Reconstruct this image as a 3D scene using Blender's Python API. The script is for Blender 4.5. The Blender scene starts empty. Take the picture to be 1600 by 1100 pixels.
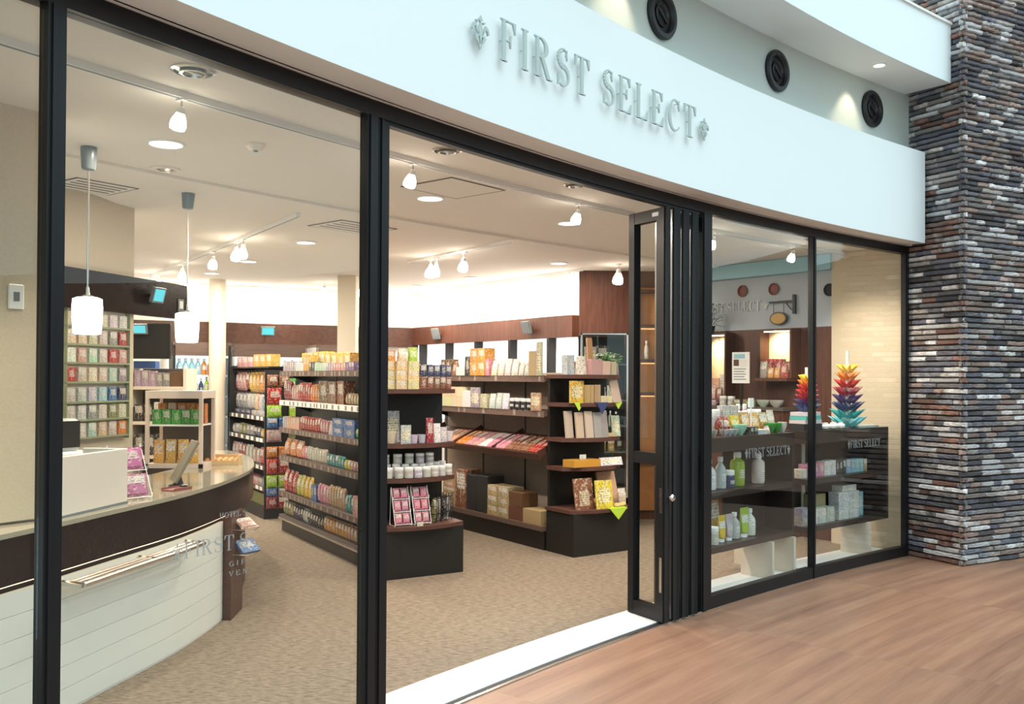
import bpy, bmesh, math, random
from math import sin, cos, pi, radians, atan2, hypot
from mathutils import Vector, Matrix
rnd = random.Random(7)
SC = bpy.context.scene
COL = SC.collection
# ------------------------------------------------------------------ camera
cam_d = bpy.data.cameras.new('camera'); cam = bpy.data.objects.new('camera', cam_d); COL.objects.link(cam)
cam_d.sensor_width = 36.0; cam_d.lens = 36.0 * 1450 / 1600; cam_d.shift_y = 25 / 1600
cam_d.clip_start = 0.05; cam_d.clip_end = 200
_f = Vector((0, cos(radians(.6)), sin(radians(.6)))); _r = Vector((1, 0, 0)); _u = _r.cross(_f)
_a = radians(.29); _r2 = _r * cos(_a) + _u * sin(_a); _u2 = -_r * sin(_a) + _u * cos(_a)
cam.matrix_world = Matrix(((_r2.x, _u2.x, -_f.x, 0), (_r2.y, _u2.y, -_f.y, 0), (_r2.z, _u2.z, -_f.z, 1.55), (0, 0, 0, 1)))
SC.camera = cam
# ------------------------------------------------------------------ world, daylight, exposure
W = bpy.data.worlds.new('atrium_sky'); SC.world = W; W.use_nodes = True
W.node_tree.nodes['Background'].inputs[0].default_value = (0.72, 0.94, 1.0, 1)
W.node_tree.nodes['Background'].inputs[1].default_value = 1.34
sun_d = bpy.data.lights.new('daylight', 'SUN'); sun = bpy.data.objects.new('daylight', sun_d); COL.objects.link(sun)
sun_d.energy = 2.2; sun_d.angle = radians(50); sun_d.color = (0.80, 0.96, 1.0)
sun.rotation_euler = Vector((-0.40, 0.34, -1.05)).to_track_quat('-Z', 'Y').to_euler()
SC.view_settings.view_transform = 'Standard'; SC.view_settings.look = 'None'
SC.view_settings.exposure = 0.0; SC.view_settings.gamma = 1.0; SC.view_settings.use_curve_mapping = False
WARM = (1.0, 0.87, 0.73)
DL_W, COVE_W = 34.0, 6.0
# ------------------------------------------------------------------ curved shopfront coordinates: s along the arc, d into the shop
CX, CY, RF = 16.127, -8.029, 20.559
S0 = atan2(4.703 + 8.029, -.01 - 16.127)
def P(s, d=0.0, h=0.0):
    a = S0 - s / RF; r = RF + d
    return Vector((CX + r * cos(a), CY + r * sin(a), h))
def AZ(s):                     # heading of +s (an object whose local x runs along +s and y into the shop)
    return S0 - s / RF - pi / 2
# ------------------------------------------------------------------ materials
MATS = {}
def nodes(name):
    m = bpy.data.materials.new(name); m.use_nodes = True; MATS[name] = m
    nt = m.node_tree; return m, nt, nt.nodes['Principled BSDF']
def N(nt, typ, **kw):
    n = nt.nodes.new(typ)
    for k, v in kw.items():
        if k.startswith('i_'): n.inputs[k[2:].replace('_', ' ')].default_value = v
        else: setattr(n, k, v)
    return n
def mat(name, col, rough=.5, metal=0.0, emit=None, estr=0.0, bump=0.0, bscale=60, var=0.0, vscale=4, spec=None):
    m, nt, b = nodes(name)
    b.inputs['Base Color'].default_value = (*col, 1); b.inputs['Roughness'].default_value = rough; b.inputs['Metallic'].default_value = metal
    if spec is not None: b.inputs['Specular IOR Level'].default_value = spec
    if emit: b.inputs['Emission Color'].default_value = (*emit, 1); b.inputs['Emission Strength'].default_value = estr
    tc = N(nt, 'ShaderNodeTexCoord')
    if var:
        nz = N(nt, 'ShaderNodeTexNoise', i_Scale=vscale, i_Detail=4.0); nt.links.new(tc.outputs['Object'], nz.inputs['Vector'])
        mx = N(nt, 'ShaderNodeMix', data_type='RGBA'); mx.inputs['A'].default_value = (*[c * (1 - var) for c in col], 1); mx.inputs['B'].default_value = (*[min(1, c * (1 + var)) for c in col], 1)
        nt.links.new(nz.outputs['Fac'], mx.inputs['Factor']); nt.links.new(mx.outputs['Result'], b.inputs['Base Color'])
    if bump:
        nz = N(nt, 'ShaderNodeTexNoise', i_Scale=bscale, i_Detail=3.0); nt.links.new(tc.outputs['Object'], nz.inputs['Vector'])
        bp = N(nt, 'ShaderNodeBump', i_Strength=bump, i_Distance=.005); nt.links.new(nz.outputs['Fac'], bp.inputs['Height']); nt.links.new(bp.outputs['Normal'], b.inputs['Normal'])
    return m
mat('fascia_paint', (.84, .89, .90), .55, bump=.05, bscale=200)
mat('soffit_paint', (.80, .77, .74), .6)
mat('recess_shaded_paint', (.54, .58, .54), .6)  # bulkhead's shade put into the base colour of the white recess wall
mat('frame_bronze', (.016, .016, .018), .38, .3, spec=.4)
mat('rubber_black', (.010, .010, .011), .6)
mat('black_metal', (.018, .018, .02), .4, .4)
mat('black_laminate', (.012, .0115, .011), .42)
mat('steel', (.72, .70, .66), .22, 1.0)
mat('letter_steel', (.47, .54, .52), .4, .1)
mat('ceiling_paint', (.84, .80, .75), .8)
mat('white_cove', (.86, .84, .80), .7)
mat('white_paint', (.85, .84, .80), .6)
mat('counter_board', (.74, .75, .70), .5)
mat('threshold_white', (.84, .86, .86), .35)
mat('board_blush', (.70, .64, .57), .45)
mat('column_cream', (.72, .64, .52), .6)
mat('bright_white', (.85, .85, .84), .5)
mat('cream_laminate', (.70, .62, .52), .5)
mat('case_pink', (.68, .56, .49), .5)
mat('grey_shelf', (.085, .068, .06), .5)
mat('screen_on', (.05, .3, .35), .3, emit=(.12, .62, .75), estr=.9)
mat('screen_grey', (.16, .19, .2), .3)
mat('lamp_white', (.95, .95, .95), .4, emit=(1, .95, .88), estr=11.0)
mat('spot_glow', (.95, .95, .9), .4, emit=(1, .88, .72), estr=16.0)
mat('downlight_glow', (.95, .95, .95), .4, emit=(1, .97, .93), estr=4.0)
mat('warm_strip', (.9, .8, .6), .4, emit=(1, .66, .38), estr=7.0)
mat('backlit_panel', (.9, .9, .9), .5, emit=(1, .98, .95), estr=1.15)
mat('cooler_light', (.9, .95, .95), .5, emit=(.86, .97, 1), estr=1.0)
mat('cove_strip', (.9, .9, .9), .5, emit=(1, .95, .86), estr=6.0)
mat('niche_light', (.9, .8, .6), .5, emit=(1, .80, .52), estr=4.0)
m, nt, b = nodes('white_decal'); nt.nodes.remove(b)
df = N(nt, 'ShaderNodeBsdfDiffuse'); df.inputs[0].default_value = (.42, .43, .43, 1); tr = N(nt, 'ShaderNodeBsdfTransparent'); mx = N(nt, 'ShaderNodeMixShader'); mx.inputs[0].default_value = .52
nt.links.new(tr.outputs[0], mx.inputs[1]); nt.links.new(df.outputs[0], mx.inputs[2]); nt.links.new(mx.outputs[0], nt.nodes['Material Output'].inputs[0])
mat('letter_white', (.78, .79, .80), .45)
mat('leaf_green', (.06, .10, .04), .5)
mat('red_vent', (.22, .06, .05), .5)
mat('blue_panel', (.30, .56, .68), .4)
mat('bluegrey_reflection', (.42, .48, .55), .5)
mat('sign_gold', (.55, .33, .07), .45)
mat('amber_wood', (.42, .17, .05), .45, var=.25, vscale=9)
mat('bread', (.55, .27, .09), .7, var=.2, vscale=30)
mat('basket_wicker', (.62, .43, .22), .7, bump=.5, bscale=90)
mat('potato', (.62, .43, .17), .7, var=.15, vscale=40)
mat('granite_top', (.36, .33, .25), .08, var=.35, vscale=180)
mat('tablet_back', (.20, .18, .13), .35)
mat('mall_wall', (.075, .055, .045), .6, var=.3, vscale=.6)
mat('grout', (.52, .38, .28), .6)
mat('niche_strip', (.9, .8, .6), .4, emit=(1, .50, .18), estr=1.2)
mat('tag_grey', (.27, .23, .19), .5)
mat('mall_plain', (.27, .145, .095), .36, var=.15, vscale=1.2)
mat('dark_joint', (.13, .11, .10), .6)
mat('dark_hole', (.012, .012, .013), .7)
def wood(name, c1, c2, rough=.4, sx=2.0, sy=22.0, axis='x', spec=.4):
    m, nt, b = nodes(name); b.inputs['Roughness'].default_value = rough; b.inputs['Specular IOR Level'].default_value = spec
    tc = N(nt, 'ShaderNodeTexCoord'); mp = N(nt, 'ShaderNodeMapping')
    mp.inputs['Scale'].default_value = (sx, sy, sy) if axis == 'x' else (sy, sy, sx)
    nz = N(nt, 'ShaderNodeTexNoise', i_Scale=1.6, i_Detail=6.0, i_Roughness=.6); rp = N(nt, 'ShaderNodeValToRGB')
    rp.color_ramp.elements[0].position = .32; rp.color_ramp.elements[1].position = .7
    rp.color_ramp.elements[0].color = (*c1, 1); rp.color_ramp.elements[1].color = (*c2, 1)
    for a, c in ((tc.outputs['Object'], mp.inputs['Vector']), (mp.outputs['Vector'], nz.inputs['Vector']), (nz.outputs['Fac'], rp.inputs['Fac']), (rp.outputs['Color'], b.inputs['Base Color'])): nt.links.new(a, c)
    return m
wood('wood_dark', (.040, .020, .016), (.072, .034, .025))
wood('wood_counter', (.013, .0065, .005), (.022, .011, .008), .25, spec=.15)
wood('wood_brown', (.060, .026, .018), (.105, .046, .030))
wood('wood_panel', (.070, .024, .015), (.125, .048, .028), .45, axis='z')
wood('wood_shelf', (.075, .032, .024), (.11, .048, .036), .45)
wood('shelf_taupe', (.115, .075, .06), (.16, .105, .085), .5)
wood('board_tan', (.30, .17, .10), (.42, .26, .16), .6)
wood('slatted_back', (.33, .26, .20), (.40, .32, .25), .7)
wood('cutting_wood', (.36, .15, .05), (.52, .24, .09), .5)
wood('beige_wall', (.56, .47, .34), (.62, .53, .40), .75, sx=1.0, sy=60.0)
# glass: clear transmission plus a mirror share by angle
m, nt, b = nodes('glass_clear'); nt.nodes.remove(b)
tr = N(nt, 'ShaderNodeBsdfTransparent'); tr.inputs[0].default_value = (.965, .985, .975, 1)
gl = N(nt, 'ShaderNodeBsdfGlossy'); gl.inputs['Roughness'].default_value = 0.0
lw = N(nt, 'ShaderNodeLayerWeight', i_Blend=.5); pw = N(nt, 'ShaderNodeMath', operation='POWER'); pw.inputs[1].default_value = 4.0; fr = N(nt, 'ShaderNodeMath', operation='MULTIPLY_ADD'); fr.inputs[1].default_value = .9; fr.inputs[2].default_value = .027; mx = N(nt, 'ShaderNodeMixShader')
nt.links.new(lw.outputs['Facing'], pw.inputs[0]); nt.links.new(pw.outputs[0], fr.inputs[0])
for a, c in ((fr.outputs[0], mx.inputs[0]), (tr.outputs[0], mx.inputs[1]), (gl.outputs[0], mx.inputs[2]), (mx.outputs[0], nt.nodes['Material Output'].inputs[0])): nt.links.new(a, c)
# packaging: the object's own colour with a printed label patch
def pack(name, rough, lo=.3, hi=.72, patch=(.75, .72, .66), metal=0.0, spots=1.0):
    m, nt, b = nodes(name); b.inputs['Roughness'].default_value = rough; b.inputs['Metallic'].default_value = metal
    oi = N(nt, 'ShaderNodeObjectInfo'); tc = N(nt, 'ShaderNodeTexCoord'); sp = N(nt, 'ShaderNodeSeparateXYZ'); nt.links.new(tc.outputs['Generated'], sp.inputs[0])
    def math_(op, a, v=None, c=None):
        n = N(nt, 'ShaderNodeMath', operation=op)
        for i, q in enumerate((a, v, c)):
            if q is None: continue
            if isinstance(q, (int, float)): n.inputs[i].default_value = q
            else: nt.links.new(q, n.inputs[i])
        return n.outputs[0]
    r = oi.outputs['Random']
    z0 = math_('MULTIPLY_ADD', r, .25, lo); z1 = math_('ADD', z0, hi - lo)
    band = math_('MULTIPLY', math_('GREATER_THAN', sp.outputs['Z'], z0), math_('LESS_THAN', sp.outputs['Z'], z1))
    dx = math_('ABSOLUTE', math_('SUBTRACT', sp.outputs['X'], .5)); band = math_('MULTIPLY', band, math_('LESS_THAN', dx, math_('MULTIPLY_ADD', r, .2, .22)))
    stripe = math_('GREATER_THAN', math_('FRACT', math_('MULTIPLY', sp.outputs['Z'], 13.0)), .62)
    nz = N(nt, 'ShaderNodeTexNoise', i_Scale=9.0, i_Detail=2.0); nt.links.new(tc.outputs['Generated'], nz.inputs['Vector'])
    stripe = math_('MULTIPLY', stripe, math_('GREATER_THAN', nz.outputs['Fac'], .47))
    m1 = N(nt, 'ShaderNodeMix', data_type='RGBA'); m1.inputs['B'].default_value = (*patch, 1)
    nt.links.new(math_('MULTIPLY', band, math_('MULTIPLY_ADD', r, .5, .35)), m1.inputs['Factor']); nt.links.new(oi.outputs['Color'], m1.inputs['A'])
    m2 = N(nt, 'ShaderNodeMix', data_type='RGBA'); m2.inputs['B'].default_value = (.06, .04, .04, 1)
    nt.links.new(math_('MULTIPLY', math_('MULTIPLY', band, stripe), .65), m2.inputs['Factor']); nt.links.new(m1.outputs['Result'], m2.inputs['A'])
    vo = N(nt, 'ShaderNodeTexVoronoi', i_Scale=15.0); nt.links.new(tc.outputs['Generated'], vo.inputs['Vector']); hs_ = N(nt, 'ShaderNodeSeparateColor'); nt.links.new(vo.outputs['Color'], hs_.inputs[0])
    m3 = N(nt, 'ShaderNodeMix', data_type='RGBA'); m3.inputs['B'].default_value = (.70, .64, .54, 1); nt.links.new(math_('MULTIPLY', math_('GREATER_THAN', hs_.outputs[0], .80), .5 * spots), m3.inputs['Factor']); nt.links.new(m2.outputs['Result'], m3.inputs['A'])
    m4 = N(nt, 'ShaderNodeMix', data_type='RGBA'); m4.inputs['B'].default_value = (.04, .025, .02, 1); nt.links.new(math_('MULTIPLY', math_('GREATER_THAN', hs_.outputs[1], .80), .5 * spots), m4.inputs['Factor']); nt.links.new(m3.outputs['Result'], m4.inputs['A'])
    nt.links.new(m4.outputs['Result'], b.inputs['Base Color'])
    return m
pack('print_card', .45); pack('print_foil', .25, .35, .7); pack('print_plain', .5, .1, .1, spots=0.0)
pack('print_poster', .5, .05, .55, (.8, .75, .5)); pack('print_bottle', .2, .2, .5, (.8, .8, .78), spots=.15)
# carpet, stone, mall floor
m, nt, b = nodes('carpet'); b.inputs['Roughness'].default_value = .95; b.inputs['Specular IOR Level'].default_value = .1
tc = N(nt, 'ShaderNodeTexCoord'); mp = N(nt, 'ShaderNodeMapping'); mp.inputs['Rotation'].default_value = (0, 0, radians(-35)); mp.inputs['Scale'].default_value = (20, 55, 20)
n1 = N(nt, 'ShaderNodeTexNoise', i_Scale=1.0, i_Detail=5.0, i_Roughness=.7); rp = N(nt, 'ShaderNodeValToRGB')
rp.color_ramp.elements[0].position = .33; rp.color_ramp.elements[1].position = .68
rp.color_ramp.elements[0].color = (.120, .092, .066, 1); rp.color_ramp.elements[1].color = (.285, .232, .178, 1)
bp = N(nt, 'ShaderNodeBump', i_Strength=.5, i_Distance=.006)
for a, c in ((tc.outputs['Object'], mp.inputs['Vector']), (mp.outputs['Vector'], n1.inputs['Vector']), (n1.outputs['Fac'], rp.inputs['Fac']), (rp.outputs['Color'], b.inputs['Base Color']), (n1.outputs['Fac'], bp.inputs['Height']), (bp.outputs['Normal'], b.inputs['Normal'])): nt.links.new(a, c)
m, nt, b = nodes('ledge_stone'); b.inputs['Roughness'].default_value = .85
oi = N(nt, 'ShaderNodeObjectInfo'); tc = N(nt, 'ShaderNodeTexCoord'); at = N(nt, 'ShaderNodeAttribute', attribute_name='stone_tint')
n1 = N(nt, 'ShaderNodeTexNoise', i_Scale=14.0, i_Detail=6.0, i_Roughness=.7); nt.links.new(tc.outputs['Object'], n1.inputs['Vector'])
mul = N(nt, 'ShaderNodeMix', data_type='RGBA', blend_type='MULTIPLY'); mul.inputs['Factor'].default_value = 1
nt.links.new(oi.outputs['Color'], mul.inputs['A']); nt.links.new(at.outputs['Color'], mul.inputs['B'])
m2 = N(nt, 'ShaderNodeMix', data_type='RGBA', blend_type='MULTIPLY'); m2.inputs['Factor'].default_value = 1
rp = N(nt, 'ShaderNodeValToRGB'); rp.color_ramp.elements[0].position = .3; rp.color_ramp.elements[1].position = .7; rp.color_ramp.elements[0].color = (.45, .42, .42, 1); rp.color_ramp.elements[1].color = (1.25, 1.22, 1.2, 1)
bp = N(nt, 'ShaderNodeBump', i_Strength=.9, i_Distance=.012)
for a, c in ((n1.outputs['Fac'], rp.inputs['Fac']), (mul.outputs['Result'], m2.inputs['A']), (rp.outputs['Color'], m2.inputs['B']), (m2.outputs['Result'], b.inputs['Base Color']), (n1.outputs['Fac'], bp.inputs['Height']), (bp.outputs['Normal'], b.inputs['Normal'])): nt.links.new(a, c)
m, nt, b = nodes('mall_tile'); b.inputs['Roughness'].default_value = .36; b.inputs['Specular IOR Level'].default_value = .45
uv = N(nt, 'ShaderNodeUVMap', uv_map='along'); mp = N(nt, 'ShaderNodeMapping'); mp.inputs['Scale'].default_value = (.30, 6.5, 1)
n1 = N(nt, 'ShaderNodeTexNoise', i_Scale=1.5, i_Detail=5.0, i_Roughness=.55); n2 = N(nt, 'ShaderNodeTexNoise', i_Scale=9.0, i_Detail=6.0, i_Roughness=.65)
rp = N(nt, 'ShaderNodeValToRGB'); e = rp.color_ramp.elements; e[0].position = .30; e[1].position = .72
e[0].color = (.165, .084, .058, 1); e[1].color = (.36, .208, .132, 1); k = e.new(.5); k.color = (.265, .138, .088, 1)
mi = N(nt, 'ShaderNodeMix', data_type='FLOAT'); mi.inputs['Factor'].default_value = .35
for a, c in ((uv.outputs[0], mp.inputs['Vector']), (mp.outputs['Vector'], n1.inputs['Vector']), (mp.outputs['Vector'], n2.inputs['Vector']), (n1.outputs['Fac'], mi.inputs['A']), (n2.outputs['Fac'], mi.inputs['B']), (mi.outputs['Result'], rp.inputs['Fac']), (rp.outputs['Color'], b.inputs['Base Color'])): nt.links.new(a, c)
# ------------------------------------------------------------------ mesh helpers
class MB:
    def __init__(s): s.v = []; s.f = []; s.m = []
    def add(s, vs, fs, mi=0):
        o = len(s.v); s.v += [tuple(v) for v in vs]; s.f += [tuple(i + o for i in f) for f in fs]; s.m += [mi] * len(fs); return s
    def box(s, x0, y0, z0, x1, y1, z1, mi=0, T=None):
        vs = [Vector((x, y, z)) for z in (z0, z1) for x, y in ((x0, y0), (x1, y0), (x1, y1), (x0, y1))]
        if T: vs = [T @ v for v in vs]
        return s.add(vs, [(3, 2, 1, 0), (4, 5, 6, 7), (0, 1, 5, 4), (1, 2, 6, 5), (2, 3, 7, 6), (3, 0, 4, 7)], mi)
    def bbox(s, x0, y0, z0, x1, y1, z1, c=.004, mi=0):      # box with chamfered vertical and top edges
        def ring(z, k): return [(x0 + k + c, y0 + k, z), (x1 - k - c, y0 + k, z), (x1 - k, y0 + k + c, z), (x1 - k, y1 - k - c, z), (x1 - k - c, y1 - k, z), (x0 + k + c, y1 - k, z), (x0 + k, y1 - k - c, z), (x0 + k, y0 + k + c, z)]
        vs = ring(z0, 0) + ring(z1 - c, 0) + ring(z1, c * .9); fs = [tuple(range(7, -1, -1)), tuple(range(16, 24))]
        for r in (0, 8):
            for i in range(8): j = (i + 1) % 8; fs.append((r + i, r + j, r + 8 + j, r + 8 + i))
        return s.add(vs, fs, mi)
    def lathe(s, prof, seg=14, cx=0, cy=0, mi=0, T=None, cap=True):
        vs = []; fs = []
        for r, z in prof:
            for i in range(seg): a = 2 * pi * i / seg; vs.append(Vector((cx + r * cos(a), cy + r * sin(a), z)))
        for k in range(len(prof) - 1):
            for i in range(seg): j = (i + 1) % seg; fs.append((k * seg + i, k * seg + j, (k + 1) * seg + j, (k + 1) * seg + i))
        if cap: fs.append(tuple(range(seg - 1, -1, -1))); b = (len(prof) - 1) * seg; fs.append(tuple(range(b, b + seg)))
        if T: vs = [T @ v for v in vs]
        return s.add(vs, fs, mi)
    def prism(s, poly, z0, z1, mi=0, T=None):
        n = len(poly); ar = sum(poly[i][0] * poly[(i + 1) % n][1] - poly[(i + 1) % n][0] * poly[i][1] for i in range(n))
        if ar < 0: poly = poly[::-1]
        vs = [Vector((p[0], p[1], z0)) for p in poly] + [Vector((p[0], p[1], z1)) for p in poly]
        if T: vs = [T @ v for v in vs]
        return s.add(vs, [tuple(range(n - 1, -1, -1)), tuple(range(n, 2 * n))] + [(i, (i + 1) % n, n + (i + 1) % n, n + i) for i in range(n)], mi)
    def strip(s, pl, pr, z0, z1, mi=0):      # wall between two polylines (same count)
        n = len(pl); vs = [(p[0], p[1], z) for z in (z0, z1) for p in pl] + [(p[0], p[1], z) for z in (z0, z1) for p in pr]; fs = []
        for i in range(n - 1):
            j = i + 1; fs += [(i, j, n + j, n + i), (2 * n + j, 2 * n + i, 3 * n + i, 3 * n + j), (n + i, n + j, 3 * n + j, 3 * n + i), (j, i, 2 * n + i, 2 * n + j)]
        fs += [(0, n, 3 * n, 2 * n), (2 * n - 1, n - 1, 3 * n - 1, 4 * n - 1)]
        return s.add(vs, fs, mi)
    def tube(s, pts, r, seg=8, mi=0):
        pts = [Vector(p) for p in pts]; vs = []; fs = []; n = len(pts); up = Vector((0, 0, 1))
        for i, p in enumerate(pts):
            t = (pts[min(i + 1, n - 1)] - pts[max(i - 1, 0)]).normalized(); a = t.cross(up)
            if a.length < .05: a = t.cross(Vector((1, 0, 0)))
            a.normalize(); b_ = t.cross(a)
            rr = r[i] if isinstance(r, (list, tuple)) else r
            for k in range(seg): q = 2 * pi * k / seg; vs.append(p + a * cos(q) * rr + b_ * sin(q) * rr)
        for i in range(n - 1):
            for k in range(seg): j = (k + 1) % seg; fs.append((i * seg + k, i * seg + j, (i + 1) * seg + j, (i + 1) * seg + k))
        fs += [tuple(range(seg - 1, -1, -1)), tuple(range((n - 1) * seg, n * seg))]
        return s.add(vs, fs, mi)
    def mesh(s, name, ms, smooth=False):
        me = bpy.data.meshes.new(name); me.from_pydata(s.v, [], s.f); me.update()
        for q in (ms if isinstance(ms, (list, tuple)) else [ms]): me.materials.append(MATS[q])
        me.polygons.foreach_set('material_index', s.m)
        bm = bmesh.new(); bm.from_mesh(me); bmesh.ops.recalc_face_normals(bm, faces=bm.faces); bm.to_mesh(me); bm.free()
        if smooth:
            me.polygons.foreach_set('use_smooth', [True] * len(me.polygons))
            try: me.set_sharp_from_angle(angle=radians(38))
            except Exception: pass
        return me
    def obj(s, name, ms, parent=None, smooth=False, loc=None, rz=0.0):
        return link(name, s.mesh(name, ms, smooth), parent, loc, rz)
def link(name, me, parent=None, loc=None, rz=0.0):
    o = bpy.data.objects.new(name, me); COL.objects.link(o)
    if parent: o.parent = parent
    if loc is not None: o.location = loc
    o.rotation_euler = (0, 0, rz); return o
LABELS = {}
def tag(o, label, cat, group=None):
    n = len(label.split())
    if label in LABELS: print('DUPLABEL', label)
    if not 4 <= n <= 16: print('LABELLEN', n, label)
    LABELS[label] = 1
    o['label'] = label; o['category'] = cat
    if group: o['group'] = group
    return o
def thing(name, label, cat, loc=(0, 0, 0), rz=0.0, group=None):
    o = bpy.data.objects.new(name, None); COL.objects.link(o); o.location = loc; o.rotation_euler = (0, 0, rz); o.empty_display_size = .1
    return tag(o, label, cat, group)
def struct(o): o['kind'] = 'structure'; return o
def sroot(name, loc=(0, 0, 0), rz=0.0):
    o = bpy.data.objects.new(name, None); COL.objects.link(o); o.location = loc; o.rotation_euler = (0, 0, rz); return struct(o)
ORD = 'first second third fourth fifth sixth seventh eighth ninth tenth eleventh twelfth thirteenth fourteenth fifteenth sixteenth seventeenth eighteenth nineteenth twentieth'.split()
ORD += ['twenty-' + q for q in ORD[:9]] + ['thirtieth'] + ['thirty-' + q for q in ORD[:9]] + ['fortieth'] + ['forty-' + q for q in ORD[:9]]
class Frame:                       # a fixture's own coordinates
    def __init__(s, x, y, rz): s.x, s.y, s.rz = x, y, rz
    def at(s, x, y, z=0.0): return Vector((s.x + x * cos(s.rz) - y * sin(s.rz), s.y + x * sin(s.rz) + y * cos(s.rz), z))
# ------------------------------------------------------------------ serif lettering
def arcpath(cx, cy, rx, ry, a0, a1, n, wf):
    out = []
    for i in range(n + 1):
        a = radians(a0 + (a1 - a0) * i / n); w = wf(i / n); c, s_ = cos(a), sin(a)
        out.append(((cx + (rx - w) * c, cy + (ry - min(w, .055 + w * .2)) * s_), (cx + rx * c, cy + ry * s_)))
    return [[out[i][0], out[i][1], out[i + 1][1], out[i + 1][0]] for i in range(n)]
def rc(x0, y0, x1, y1): return [(x0, y0), (x1, y0), (x1, y1), (x0, y1)]
TK, TN = .12, .034
def stem(x): return [rc(x, 0, x + TK, 1), rc(x - .07, 0, x + TK + .07, TN), rc(x - .07, 1 - TN, x + TK + .07, 1)]
def serif(x, y0, y1, d): return [[(x, y0), (x, y1), (x - d, y1 if abs(y1 - .5) > abs(y0 - .5) else y0)]]
def glyph(c):
    if c == 'I': return stem(.08), .36
    if c == 'F': return stem(.08) + [rc(.1, 1 - TN, .60, 1), rc(.1, .5, .42, .5 + TN)] + [[(.60, 1), (.60, .74), (.575, .74), (.47, 1)], [(.42, .66), (.42, .36), (.395, .36), (.36, .52), (.395, .66)]], .68
    if c == 'E': return stem(.08) + [rc(.1, 1 - TN, .60, 1), rc(.1, .5, .44, .5 + TN), rc(.1, 0, .63, TN)] + [[(.60, 1), (.60, .75), (.575, .75), (.47, 1)], [(.44, .66), (.44, .38), (.415, .38), (.37, .52), (.415, .66)], [(.63, 0), (.66, .28), (.635, .28), (.48, 0)]], .74
    if c == 'L': return stem(.08) + [rc(.1, 0, .60, TN), [(.60, 0), (.63, .3), (.605, .3), (.44, 0)]], .68
    if c == 'T': return [rc(.30, 0, .30 + TK, 1), rc(.22, 0, .52, TN), rc(.03, 1 - TN, .71, 1), [(.03, 1), (.03, .72), (.055, .72), (.16, 1)], [(.71, 1), (.71, .72), (.685, .72), (.58, 1)]], .76
    if c == 'R': return stem(.08) + arcpath(.30, .745, .30, .255, 90, -90, 10, lambda t: .04 + .11 * sin(pi * t)) + [rc(.1, 1 - TN, .31, 1), rc(.1, .49, .31, .49 + TN), [(.28, .5), (.42, .5), (.70, .0), (.56, 0)], rc(.55, 0, .78, TN)], .78
    if c == 'C': return arcpath(.40, .5, .36, .5, 48, 318, 18, lambda t: .035 + .10 * sin(pi * t) ** 1.5) + [[(.66, .66), (.66, .99), (.635, .99), (.59, .8)]], .76
    if c == 'O': return arcpath(.42, .5, .38, .5, 0, 360, 22, lambda t: .035 + .10 * abs(cos(2 * pi * t))), .86
    if c == 'G': return arcpath(.42, .5, .38, .5, 48, 318, 18, lambda t: .035 + .10 * sin(pi * t) ** 1.5) + [rc(.58, .05, .70, .42), rc(.5, .40, .78, .44), [(.68, .66), (.68, .99), (.655, .99), (.61, .8)]], .84
    if c == 'S':
        pts = []; n = 20
        for i in range(n + 1):
            t = i / n
            if t < .5: a = radians(55 + 215 * t / .5); x = .32 + .22 * cos(a); y = .755 + .225 * sin(a)
            else: a = radians(90 - 215 * (t - .5) / .5); x = .32 + .245 * cos(a); y = .275 + .255 * sin(a)
            pts.append((x, y, .02 + .05 * max(0, 1 - abs(t - .5) * 2.6)))
        qs = []
        for i in range(n):
            (x0, y0, w0), (x1, y1, w1) = pts[i], pts[i + 1]; dx, dy = x1 - x0, y1 - y0; l = hypot(dx, dy) or 1; nx, ny = -dy / l, dx / l
            qs.append([(x0 + nx * w0, y0 + ny * w0), (x0 - nx * w0, y0 - ny * w0), (x1 - nx * w1, y1 - ny * w1), (x1 + nx * w1, y1 + ny * w1)])
        return qs + [[(.50, .70), (.50, .98), (.475, .98), (.43, .84)], [(.08, .30), (.08, .02), (.105, .02), (.15, .16)]], .66
    if c == 'H': return stem(.08) + stem(.56) + [rc(.1, .5, .6, .5 + TN)], .86
    if c == 'V': return [[(.02, 1), (.19, 1), (.43, 0), (.37, 0)], [(.62, 1), (.67, 1), (.43, 0), (.38, 0)], rc(-.02, .96, .27, 1), rc(.54, .96, .76, 1)], .78
    if c == 'N': return [rc(.1, 0, .15, 1), rc(.62, 0, .67, 1), [(.08, 1), (.24, 1), (.67, 0), (.60, 0)], rc(.02, 0, .23, TN), rc(.54, .96, .75, 1), rc(.0, .96, .2, 1)], .8
    if c == '*':                    # heraldic fleur emblem in a lozenge outline
        q = [[(.34, 1.02), (.42, .86), (.34, .78), (.26, .86)], [(.34, .80), (.43, .52), (.34, .06), (.25, .52)], rc(.17, .30, .51, .36), [(.34, .1), (.40, 0), (.34, -.12), (.28, 0)]]
        for g in (-1, 1):
            f = lambda x: .34 + g * x
            q += [[(f(.08), .36), (f(.12), .58), (f(.20), .74), (f(.18), .52)], [(f(.20), .74), (f(.30), .66), (f(.27), .55), (f(.18), .60)], [(f(.30), .66), (f(.34), .48), (f(.29), .44), (f(.26), .56)], [(f(.10), .30), (f(.22), .30), (f(.14), .14), (f(.04), .04)], [(f(.14), .84), (f(.20), .80), (f(.12), .74), (f(.08), .80)]]
        return q, .72
    return [], .24
def text_width(t, sp=.06): return sum(glyph(c)[1] + sp for c in t) - sp
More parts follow.
